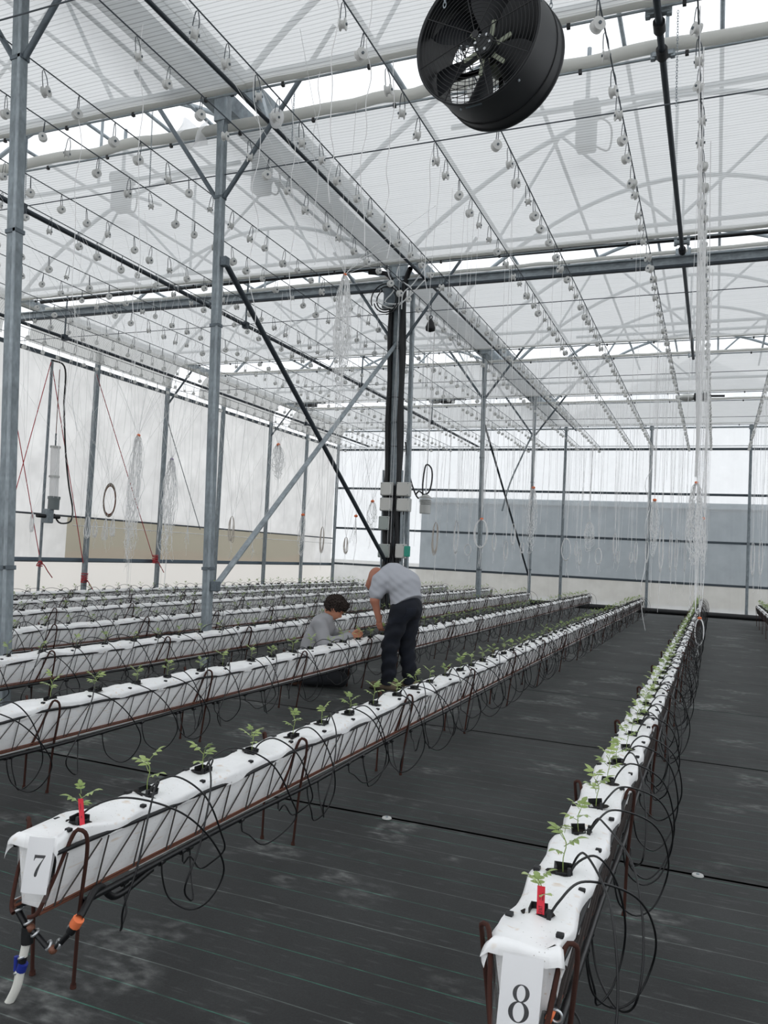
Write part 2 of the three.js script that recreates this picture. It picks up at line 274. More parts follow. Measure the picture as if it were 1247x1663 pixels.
// red cords, straps, winch and cable coil at the left wall
{
  const X = LEFTX + 0.16;
  [[[24, 671], [66, 914], 'leftmost red cord slanting down to the thin winch rod'], [[83, 588], [17, 828], 'red cord slanting left behind the big near post'], [[85, 596], [135, 914], 'red cord from the winch rod top to the first strapped post'],
    [[157, 608], [248, 904], 'red cord ending at the second strapped side post'], [[269, 673], [325, 860], 'dark red cord passing behind the middle grey post']].forEach(([a, b, w], i) => {
    const p = onX(...a, X), q = onX(...b, X), t = thing('bracing_cord', w, 'cord');
    part(t, 'cord', rodGeo(p, q, i === 4 ? 0.012 : 0.011, 5), i === 4 ? M.wire : M.red);
  });
  [[66, 912, 0], [137, 938, 1], [252, 908, 2]].forEach(([u, v, i]) => {
    const c = onX(u, v, X + 0.02), t = thing('red_strap', ['small red cord knot on the winch rod at the rail', 'red cord wound on the side post with a dangling loop', 'red cord bow tied on the side post at the lower rail'][i], 'strap', c);
    const R = rng(40 + i), ring = [];
    for (let k = 0; k < (i ? 6 : 3); k++) ring.push(new THREE.TorusGeometry(i ? 0.085 : 0.05, 0.011, 5, 18).rotateX(Math.PI / 2 + (R() - 0.5) * 0.5).translate(0, (k - 2.5) * 0.045, 0));
    part(t, 'winding', merge(ring), M.red);
    part(t, 'loose_end', tubeGeo([V(0.1, 0, 0.05), V(0.16, 0.02, 0.2), V(0.14, -0.1, 0.26), V(0.12, -0.05, 0.05), V(0.14, -0.24, -0.12), V(0.12, -0.4, -0.3)], 0.013, 5), M.red);
  });
  const top = onX(85, 584, X), bot = onX(62, 954, X).setY(0), t = thing('roll_up_winch', 'grey geared motor on a thin rod that rolls up the left wall film', 'motor');
  part(t, 'guide_rod', rodGeo(bot, top, 0.035), M.post);
  const c = onX(78, 838, X + 0.15);
  part(t, 'gearbox', boxGeo(0.2, 0.36, 0.2, c.x, c.y, c.z, 0.03), M.post);
  const m = onX(87, 820, X + 0.2);
  part(t, 'motor_body', merge([new THREE.CylinderGeometry(0.14, 0.14, 0.28, 20).translate(m.x, m.y + 0.02, m.z), new THREE.CylinderGeometry(0.155, 0.155, 0.07, 20).translate(m.x, m.y + 0.18, m.z)]), std(0x6f7778, 0.5));
  part(t, 'roll_shaft', rodGeo(onX(60, 837, X + 0.15), onX(96, 840, X + 0.15), 0.05), M.black);
  part(t, 'cable', tubeGeo([[88, 835], [95, 848], [105, 850], [115, 846], [118, 830], [112, 790], [107, 740], [104, 660], [104, 594], [85, 585]].map((q) => onX(...q, X + 0.15)), 0.022, 6, 60), M.black, 'black drooping cable');
  const lt = thing('limit_switch_tube', 'upright clear plastic tube hung above the wall winch', 'tube');
  const a = onX(90, 726, X + 0.1), b = onX(87, 808, X + 0.1);
  part(lt, 'sleeve', rodGeo(b, a, 0.11, 14), sheetMat(0xf5f5f5, 0.7, 0.3));
  for (const q of [a, onX(88, 774, X + 0.1)]) part(lt, 'collar', new THREE.CylinderGeometry(0.13, 0.13, 0.05, 16).translate(q.x, q.y, q.z), M.boxGrey);
  part(lt, 'hanger_chain', rodGeo(a, onX(91, 704, X + 0.1), 0.02, 6), M.zincDark);
  part(lt, 'hanger_cord', rodGeo(onX(91, 704, X + 0.1), onX(97, 600, X + 0.1), 0.01, 5), M.rustRod);
  const cc = onX(178, 812, X + 0.1), ct = thing('cable_coil', 'grey-brown coil of cable hanging by the left wall', 'cable coil', cc), R = rng(77);
  for (let k = 0; k < 7; k++) part(ct, 'turn', new THREE.TorusGeometry(0.22 + R() * 0.03, 0.014, 6, 40).scale(0.8, 1.85, 1).rotateY(1.2 + R() * 0.15).translate(0, -0.03 * R(), 0), k % 2 ? M.rustRod : std(0x8b8378, 0.7));
  part(ct, 'ties', merge([...Array(5)].map((_, k) => rodGeo(V(0, 0.4, 0), V(0.05, 1.2 + R() * 1.6, -0.8 + k * 0.4), 0.005, 4))), M.string);
}

// ------------------------------------------------------------------ roof: film, arches, trusses, gutters
{
  const roof = structure('ceiling', null, null, 'clear film roof of three pitched bays above the shade screens', 'roof');
  const clear = sheetMat(0xf6f9ff, 0.14, 0.7);
  for (let k = 0; k < 3; k++) for (const s of [0, 1]) {
    const a = GUTX[k], b = GUTX[k + 1], m = (a + b) / 2;
    for (let j = 0; j < TRUSSZ.length - 1; j++)
      part(roof, 'film_sheet', gridGeo(8, 1, (u, v) => { const x = s ? lerp(b, m, u) : lerp(a, m, u); return [x, GY + (RIDGE - GY) * Math.sin(u * Math.PI / 2.0) ** 0.85 + 0.06, lerp(TRUSSZ[j] - 0.01, TRUSSZ[j + 1] + 0.01, v)]; }), clear);
  }
  const archY = (t) => GY + (RIDGE - GY) * Math.sin(t * Math.PI / 2) ** 0.85;
  for (let k = 0; k < 2; k++) {
    const a = GUTX[k], b = GUTX[k + 1], m = (a + b) / 2, hw = (b - a) / 2, side = k ? 'right' : 'left';
    for (let z = 0.65, n = 0; z > FARZ; z -= 3.01, n++) {
      const isT = TRUSSZ.some((q) => Math.abs(q - z) < 0.7), zz = isT ? TRUSSZ.find((q) => Math.abs(q - z) < 0.7) : z;
      const t = thing(isT ? 'roof_truss' : 'roof_arch', `steel roof ${isT ? 'truss with web bars' : 'hoop'} over the ${side} bay, ${ordinal(n + 1)} frame from the camera end`, isT ? 'truss' : 'roof hoop');
      for (const s of [-1, 1]) {
        const pts = []; for (let i = 0; i <= 8; i++) pts.push(V(m + s * hw * (1 - i / 8), archY(i / 8), zz));
        part(t, 'rafter', tubeGeo(pts, 0.045, 7, 16), M.zinc);
      }
      const cy = isT ? GY + 0.18 : GY + 0.85, half = isT ? hw : hw * 0.62;
      part(t, 'tie_bar', rodGeo(V(m - half, cy, zz), V(m + half, cy, zz), 0.04), M.zinc);
      const webs = isT ? [[0, 0], [0, -0.4], [0, 0.4], [-0.62, -0.4], [0.62, 0.4]] : [[0, 0]];
      for (const [f, g] of webs) part(t, 'web_bar', rodGeo(V(m + f * hw, cy, zz), V(m + g * hw, archY(1 - Math.abs(g)), zz), 0.028, 6), M.zinc);
    }
    for (const f of [-0.72, -0.42, -0.14, 0.14, 0.42, 0.72]) {
      const x = m + f * hw, t = thing('roof_purlin', `roof purlin tube over the ${side} bay, ${f < 0 ? 'left' : 'right'} slope ${Math.abs(f) > 0.6 ? 'near the gutter' : Math.abs(f) > 0.3 ? 'half way up' : 'near the ridge'}`, 'purlin');
      part(t, 'tube', rodGeo(V(x, archY(1 - Math.abs(f)) - 0.06, FRONTZ), V(x, archY(1 - Math.abs(f)) - 0.06, FARZ), 0.035, 7), M.zinc);
    }
  }
  for (const [i, x] of [[0, LEFTX], [1, GUTX[1]], [2, GUTX[2]]]) {
    const t = thing('rain_gutter', ['galvanised rain gutter along the top of the left wall', 'galvanised rain gutter along the tops of the middle posts', 'galvanised rain gutter right of the view'][i], 'gutter');
    const s = new THREE.Shape([[-0.2, 0.16], [-0.14, 0], [0.14, 0], [0.2, 0.16], [0.19, 0.16], [0.13, 0.012], [-0.13, 0.012], [-0.19, 0.16]].map((q) => new THREE.Vector2(...q)));
    part(t, 'channel', new THREE.ExtrudeGeometry(s, { depth: FRONTZ - FARZ, bevelEnabled: false }).translate(i === 1 ? x - 0.35 : i === 0 ? x - 0.28 : x, GY - 0.02, FARZ), M.zinc);
  }
  const lb = thing('gutter_side_beam', 'grey steel side plate beam running beside the middle gutter with a dark tube edge', 'beam');
  part(lb, 'plate', beamGeo(V(-5.5, 7.17, FRONTZ), V(-5.5, 7.17, FARZ), 0.05, 0.29, V(1, 0, 0)), M.post);
  part(lb, 'edge_tube', rodGeo(V(-5.3, 6.8, FRONTZ), V(-5.3, 6.8, FARZ), 0.026, 10), M.tubeDark);
  for (const z of TRUSSZ.slice(1, 6)) part(lb, 'hanger', beamGeo(V(-5.31, 6.8, z), V(-5.45, 7.2, z), 0.1, 0.05), M.zinc);
  for (const [x, y, w] of [[-9.35, 6.18, 'dark tube running lengthways above the left rows'], [-14.35, 6.2, 'dark tube running lengthways close to the left wall']]) {
    const t = thing('lengthways_tube', w, 'tube'); part(t, 'tube', rodGeo(V(x, y, FRONTZ), V(x, y, FARZ), 0.04, 8), M.tubeDark);
    for (const z of TRUSSZ.slice(2, 6)) { part(t, 'clamp', boxGeo(0.12, 0.14, 0.12, x, y, z, 0.01), M.tubeDark); part(t, 'drop_rod', rodGeo(V(x, y, z), V(x, GY + 0.18, z), 0.02, 6), M.zincDark); }
  }
  const ch = thing('cross_beam', 'galvanised channel beam crossing the house at the cable-covered post', 'beam');
  part(ch, 'web', beamGeo(V(LEFTX, 6.78, -14.3), V(RIGHTX, 6.7, -14.3), 0.03, 0.15), M.zinc);
  part(ch, 'top_flange', beamGeo(V(LEFTX, 6.86, -14.27), V(RIGHTX, 6.78, -14.27), 0.12, 0.025), M.zinc);
  part(ch, 'bottom_flange', beamGeo(V(LEFTX, 6.69, -14.25), V(RIGHTX, 6.61, -14.25), 0.09, 0.04), M.tubeDark);
  part(ch, 'conduit', rodGeo(V(LEFTX + 1, 7.02, -14.05), V(-6.2, 7.05, -14.05), 0.05, 8), M.black);
  part(ch, 'conduit', rodGeo(V(-5.4, 7.06, -14.0), V(4, 6.98, -14.0), 0.04, 8), M.black);
  for (const [x, z, w] of [[-0.66, 0, 0]]) {
    const t = thing('screen_drive_rod', 'long black push rod under the shade screens right of the fan', 'rod');
    part(t, 'rod', rodGeo(V(x, 6.86, -3), V(x, 6.86, -21.6), 0.035, 10), M.tubeDark);
    for (const q of [-7.92, -8.62, -13.9, -14.45, -21.5]) part(t, 'clamp', merge([boxGeo(0.22, 0.06, 0.08, x, 6.92, q, 0.01), boxGeo(0.05, 0.16, 0.06, x - 0.1, 6.95, q, 0.01), boxGeo(0.05, 0.16, 0.06, x + 0.1, 6.95, q, 0.01)]), M.zinc);
    for (const q of [-8.05, -8.5, -14.1]) part(t, 'coupling', rodGeo(V(x, 6.86, q - 0.07), V(x, 6.86, q + 0.07), 0.06, 10), M.black);
  }
}

// ------------------------------------------------------------------ shade screens
{
  const stripe = dataTex(32, 256, (u, v, x, y) => { const l = y % 16 < 3 ? 196 : 238, n = hash2(x >> 3, y, 91) * 14, s = y % 64 < 2 ? -26 : 0; const g = l + n + s; return [g, g, g * 0.995]; });
  const scr = sheetMat(0xeeefef, 0.8, 0.55, { map: stripe });
  const hem = sheetMat(0xdcdcd8, 0.97, 0.5);
  const zs = [[-3.2, -7.85], [-8.62, -13.7], [-14.5, -20.1], [-21.5, -26.25], [-27.55, -32.2]];
  const xs = [[-15.2, -5.3], [-5.32, 4.0]];
  zs.forEach(([z0, z1], i) => xs.forEach(([x0, x1], k) => {
    const label = `pale striped shade screen over the ${k ? 'right' : 'left'} bay, ${ordinal(i + 1)} field from the camera end`;
    const t = thing('shade_screen', label, 'shade screen');
    const L = z0 - z1, sag = (u, v) => -0.03 * Math.sin(Math.PI * v) + 0.008 * Math.sin(u * 40 + i) * Math.sin(v * 9);
    part(t, 'cloth', gridGeo(40, 14, (u, v) => [lerp(x0, x1, u), SCREENY + k * 0.004 + sag(u, v), lerp(z0, z1, v)], (u, v) => [u * 6, v * L / 1.0]), scr);
    const edge = (z, name, r, amp, sd) => {
      const pts = []; const R = rng(sd); for (let j = 0; j <= 26; j++) pts.push(V(lerp(x0, x1, j / 26), SCREENY + (R() - 0.5) * amp * 0.6 + 0.02, z + (R() - 0.5) * amp));
      part(t, name, tubeGeo(pts, r, 8, 70), hem);
      part(t, 'edge_bar', rodGeo(V(x0, SCREENY - r - 0.01, z), V(x1, SCREENY - r - 0.01, z), 0.014, 6), M.zinc);
      const clips = []; for (let x = x0 + 0.5; x < x1; x += 1.1) clips.push(boxGeo(0.035, 0.05, 0.035, x, SCREENY - r - 0.02, z));
      part(t, 'clips', merge(clips), M.black).userData.kind = 'stuff';
    };
    edge(z1, 'leading_hem', i < 2 ? 0.05 : 0.032, i < 2 ? 0.02 : 0.01, 400 + i * 2 + k);
    edge(z0, 'bunched_hem', i < 2 ? 0.07 : 0.035, i < 2 ? 0.06 : 0.03, 500 + i * 2 + k);
    if (k === 0 && i >= 1) part(t, 'side_drop', gridGeo(30, 8, (u, v) => { const a = v * 1.5; return [x0 - Math.sin(a) * 0.5, SCREENY - (1 - Math.cos(a)) * 0.75 - (v > 0.95 ? 0.05 : 0), lerp(z0, z1, u)]; }, (u, v) => [v, u * L]), sheetMat(0xe4e4e2, 0.85, 0.5, { map: stripe }), 'edge of the screen drooping towards the wall');
  }));
  const sc = thing('plastic_scrap', 'scrap of clear plastic film caught on the screen hem left of the middle post', 'film scrap', onZ(312, 215, -8.6));
  part(sc, 'sheet', gridGeo(10, 8, (u, v) => [lerp(-0.16, 0.22, u) + 0.03 * Math.sin(v * 9), lerp(0.12, -0.22, v) + 0.05 * Math.sin(u * 7), 0.1 * Math.sin(u * 6 + v * 4)]), sheetMat(0xffffff, 0.6, 0.5));
  const s2 = thing('plastic_scrap', 'crumpled clear plastic knot on the joint of the dark tube', 'film scrap', V(-5.18, 6.82, -8.33));
  part(s2, 'crumple', new THREE.IcosahedronGeometry(0.12, 2).scale(0.8, 1.1, 0.6), sheetMat(0xffffff, 0.7, 0.5));
}

// ------------------------------------------------------------------ inner posts and braces
function post(label, base, top, w, jointY, tips = true) {
  const t = thing('steel_post', label, 'post'), d = top.clone().sub(base), at = (y) => base.clone().addScaledVector(d, (y - base.y) / d.y);
  part(t, 'column', beamGeo(base, top, w, w * 0.75, V(1, 0, 0), 0.012), M.post);
  part(t, 'lip', beamGeo(base.clone().add(V(w * 0.36, 0, w * 0.4)), top.clone().add(V(w * 0.36, 0, w * 0.4)), w * 0.28, w * 0.12, V(1, 0, 0)), M.zinc);
  for (const y of [jointY, jointY * 0.72, 1.2]) part(t, 'band', beamGeo(at(y - 0.02), at(y + 0.02), w * 1.14, w * 0.92, V(1, 0, 0)), M.zincDark);
  part(t, 'head_plate', beamGeo(at(top.y - 0.3), top, w * 1.6, w * 1.1, V(1, 0, 0)), M.zinc);
  if (tips) for (const s of [-1, 1]) { const j = at(jointY); part(t, 'knee_brace', rodGeo(j.clone().add(V(s * w * 0.5, 0, 0)), V(j.x + s * 1.5, jointY + 1.95, j.z), 0.03, 8), M.zincDark); }
  return t;
}
post('nearest grey steel post at the left edge of the view', onZ(3, 1145, -5.32).setY(0), onZ(33, 0, -5.32).add(V(-0.03, 0.7, 0)), 0.12, 5.93);
post('grey steel post standing behind the third trough from the right', V(-5.73, 0, -8.33), V(-5.99, 7.2, -8.33), 0.115, 5.9);
post('slim grey steel post right of the hanging sensor', V(-5.67, 0, -20.34), V(-5.8, 7.2, -20.34), 0.11, 5.75);
post('far slim grey post left of the far wall, in line with the middle posts', V(-5.66, -0.05, -26.4), V(-5.72, 7.2, -26.4), 0.1, 5.7);
{
  const z = -14.3, base = V(-5.69, 0, z), top = V(-5.88, 7.2, z), d = top.clone().sub(base), at = (y, dx = 0, dz = 0) => base.clone().addScaledVector(d, y / 7.2).add(V(dx, 0, dz));
  post('central grey post wrapped in black cables, behind the bending man', base, top, 0.17, 5.6);
  const cd = thing('cable_run', 'thick black cable bundles strapped up both sides of the central post', 'cable');
  for (const [dx, r] of [[-0.12, 0.045], [0.13, 0.05]]) for (const dz of [0.05, 0.12]) {
    const pts = []; for (let i = 0; i <= 14; i++) pts.push(at(0.3 + i * 0.46, dx + 0.012 * Math.sin(i * 1.7 + dz * 30), dz));
    if (dz < 0.1) pts.push(dx < 0 ? at(6.95, -0.2, 0.1) : at(6.95, 0.22, 0.1), dx < 0 ? at(7.02, -0.6, 0.15) : at(7.0, 0.3, 0.2));
    part(cd, 'cable', tubeGeo(pts, r, 7, 60), M.black);
  }
  for (let k = 0; k < 6; k++) { const pts = []; for (let i = 0; i <= 8; i++) pts.push(at(0.4 + i * 0.3, -0.1 + k * 0.04 + 0.02 * Math.sin(i * 2.2 + k * 1.9), 0.16 + 0.02 * Math.sin(i + k))); part(cd, 'cable', tubeGeo(pts, 0.018, 6, 30), M.black); }
  for (let y = 2.6; y < 6.4; y += 0.95) part(cd, 'cable_tie', new THREE.TorusGeometry(0.17, 0.008, 5, 20).scale(1, 1, 0.8).rotateX(Math.PI / 2).translate(at(y, 0, 0.03).x, y, z + 0.04), M.black);
  const rack = thing('mounting_rail', 'pair of upright steel rails beside the central post carrying the grey boxes', 'rail');
  for (const dx of [-0.19, 0.2]) part(rack, 'rail', beamGeo(at(0.1, dx, 0.1), at(3.1, dx, 0.1), 0.04, 0.03), M.zinc);
  part(rack, 'strut', beamGeo(at(0.1, 0.25, -0.1), at(6.6, 0.25, -0.1), 0.09, 0.07), M.zinc);
  const px = 1300 / 15.35;
  [[[619, 783, 637, 805], 'top left'], [[618, 808, 636, 830], 'second left'], [[616, 838, 631, 861], 'third left, half covered'], [[615, 883, 632, 906], 'lowest left'],
    [[645, 783, 665, 806], 'top right'], [[645, 809, 665, 831], 'second right'], [[643, 883, 657, 907], 'lowest right, with the green display']].forEach(([b, w], i) => {
    const a = onZ(b[0], b[1], z + 0.2), c = onZ(b[2], b[3], z + 0.2), m = a.clone().add(c).multiplyScalar(0.5), t = thing('junction_box', `grey junction box on the central post, ${w}`, 'junction box', m);
    const ww = c.x - a.x, hh = a.y - c.y;
    part(t, 'housing', boxGeo(ww, hh, 0.11, 0, 0, -0.04, 0.012), M.boxGrey);
    part(t, 'lid', boxGeo(ww * 0.94, hh * 0.94, 0.035, 0, 0, 0.03, 0.01), i === 2 || i === 3 ? std(0xa3aaa6, 0.6) : std(0xcbcac5, 0.55));
    for (const [sx, sy] of [[-1, -1], [1, -1], [-1, 1], [1, 1]]) part(t, 'screw', new THREE.CylinderGeometry(0.008, 0.008, 0.01, 8).rotateX(Math.PI / 2).translate(sx * ww * 0.4, sy * hh * 0.4, 0.05), M.zincDark);
    part(t, 'cable_gland', new THREE.CylinderGeometry(0.015, 0.015, 0.06, 8).translate(0, -hh / 2 - 0.03, -0.02), M.black);
    if (i === 6) part(t, 'display', boxGeo(0.11, 0.2, 0.06, 0.15, 0.0, 0.03, 0.015), M.green, 'green control panel');
  });
  const gm = thing('gear_motor', 'grey gear motor with looped cables on the central post under the cross beam', 'motor', onZ(634, 478, z + 0.25));
  part(gm, 'motor_body', new THREE.CylinderGeometry(0.13, 0.13, 0.34, 18).translate(0, -0.05, 0), M.zincDark);
  part(gm, 'gearbox', boxGeo(0.3, 0.24, 0.2, 0, 0.14, -0.02, 0.03), M.post);
  part(gm, 'flange', new THREE.CylinderGeometry(0.16, 0.16, 0.05, 18).translate(0, -0.24, 0), M.zinc);
  for (let k = 0; k < 3; k++) part(gm, 'cable_loop', new THREE.TorusGeometry(0.2 + k * 0.05, 0.013, 6, 30, 5).rotateZ(k * 1.4 + 2).translate(-0.02, -0.15, 0.14 + k * 0.02), M.black);
  const lo = thing('white_cord_tangle', 'white cords draped around the gear motor on the central post', 'cord');
  for (const pts of [[[640, 400], [630, 440], [640, 470], [625, 490], [650, 492], [690, 455]], [[652, 420], [645, 450], [668, 470], [640, 500], [610, 490]], [[700, 420], [670, 462], [655, 476], [652, 502]]]) part(lo, 'cord', tubeGeo(pts.map((q) => onZ(...q, z + 0.4)), 0.012, 5, 40), M.string);
  // crossing braces along the post line
  for (const [a, b, w, m] of [[[365, 425, -8.33], [628, 915, -14.25], 'long dark diagonal brace falling from the middle post to the central post', M.tubeDark], [[350, 952, -8.33], [646, 555, -14.3], 'long galvanised diagonal brace rising from the middle post to the central post', M.zinc]]) {
    const t = thing('diagonal_brace', w, 'brace'), p = onZ(...a), q = onZ(...b); if (m === M.tubeDark) q.copy(p.clone().lerp(q, 1.2));
    part(t, 'tube', rodGeo(p, q, 0.038, 10), m); for (const e of [p, q]) part(t, 'end_plate', boxGeo(0.09, 0.12, 0.09, e.x, e.y, e.z, 0.01), M.zincDark);
  }
  const b3 = thing('diagonal_brace', 'thin dark brace slanting down behind the ringed string coil to the far post', 'brace'); part(b3, 'tube', rodGeo(onZ(787, 690, -20.34), onZ(858, 935, -26.4), 0.03, 8), M.tubeDark);
  const b4 = thing('bent_conduit', 'thin curved grey conduit crossing the dark brace before the far wall', 'conduit'); part(b4, 'tube', tubeGeo([[867, 700], [848, 740], [828, 785], [815, 830]].map((q) => onZ(...q, -24)), 0.025, 6, 30), M.post);
}

// ------------------------------------------------------------------ overhead wires and string bobbins
const WY = 6.16, WIREX = []; for (let k = -1; k < 8; k++) WIREX.push(-0.26 - 2.03 * k, -1.02 - 2.03 * k);
WIREX.sort((a, b) => b - a);
{
  TRUSSZ.slice(1, 6).concat([-5.13]).sort((a, b) => b - a).forEach((z, i) => {
    const t = thing('cross_wire', `thin twisted wire stretched across the house carrying the bobbin wires, ${ordinal(i + 1)} from the camera end`, 'wire');
    part(t, 'wire', rodGeo(V(LEFTX, 6.2, z), V(RIGHTX, 6.2, z), 0.008, 5), M.wire);
  });
  WIREX.forEach((x, i) => {
    const t = thing('bobbin_wire', `thin steel wire running lengthways under the roof, ${ordinal(i + 1)} from the right`, 'wire');
    part(t, 'wire', rodGeo(V(x, WY + 0.02, -2), V(x, WY - 0.05, FARZ), 0.0075, 5), M.wire);
  });
  const reel = new THREE.LatheGeometry([[0, -0.03], [0.052, -0.03], [0.052, -0.022], [0.034, -0.018], [0.034, 0.018], [0.052, 0.022], [0.052, 0.03], [0, 0.03]].map((q) => new THREE.Vector2(...q)), 14).rotateZ(Math.PI / 2);
  const hook = merge([tubeGeo([V(-0.02, -0.19, 0), V(-0.018, -0.06, 0), V(-0.008, 0.005, 0), V(0.004, 0.012, 0), V(0.008, -0.01, 0)], 0.0045, 4, 10), tubeGeo([V(0.03, -0.19, 0), V(0.025, -0.07, 0), V(0.008, -0.01, 0)], 0.0045, 4, 8)]);
  const hub = new THREE.CylinderGeometry(0.012, 0.012, 0.085, 8).rotateZ(Math.PI / 2);
  const spots = [];
  WIREX.forEach((x, i) => { for (let z = -5.55 - (i % 3) * 0.15; z > FARZ + 0.4; z -= 0.48) { const p = V(x, WY - 0.05 * (z / FARZ), z + jit(0.06)); if (inView(p, 10)) spots.push({ p, i, d: p.distanceTo(EYE), a: jit(0.9), s: 1 + jit(0.12), tilt: jit(0.12) }); } });
  spots.sort((a, b) => a.d - b.d);
  const ind = spots.slice(0, 300), rest = spots.slice(300);
  const nth = {};
  for (const s of ind) {
    nth[s.i] = (nth[s.i] ?? 0) + 1;
    const w = `white string bobbin, ${ordinal(nth[s.i])} from the camera on the ${ordinal(s.i + 1)} roof wire from the right`, t = thing('string_bobbin', w, 'bobbin', s.p, `bobbins on the ${ordinal(s.i + 1)} roof wire`);
    t.rotation.set(s.tilt, s.a, s.tilt * 0.7); t.scale.setScalar(s.s);
    part(t, 'hook', hook, M.wire); const r = part(t, 'reel', reel, M.bobbin); r.position.set(0.005, -0.2, 0); const h = part(r, 'axle', hub, M.zincDark); h.position.set(0, 0, 0);
  }
  const g = new THREE.Group(); g.name = 'distant_bobbins'; scene.add(g); g.userData = { label: 'rows of small white string bobbins hanging far down the roof wires', category: 'bobbins', kind: 'stuff' };
  const both = [[hook, M.wire, 0, 'hooks'], [reel, M.bobbin, -0.2, 'reels']];
  for (const [geo, m, dy, n] of both) {
    const im = new THREE.InstancedMesh(geo, m, rest.length); im.name = n; im.userData.kind = 'stuff'; shade(im);
    rest.forEach((s, k) => im.setMatrixAt(k, new THREE.Matrix4().compose(s.p, new THREE.Quaternion().setFromEuler(new THREE.Euler(s.tilt, s.a, 0)), V(1, 1, 1).multiplyScalar(s.s * 0.95)).multiply(new THREE.Matrix4().makeTranslation(0.005, dy, 0))));
    g.add(im);
  }
}

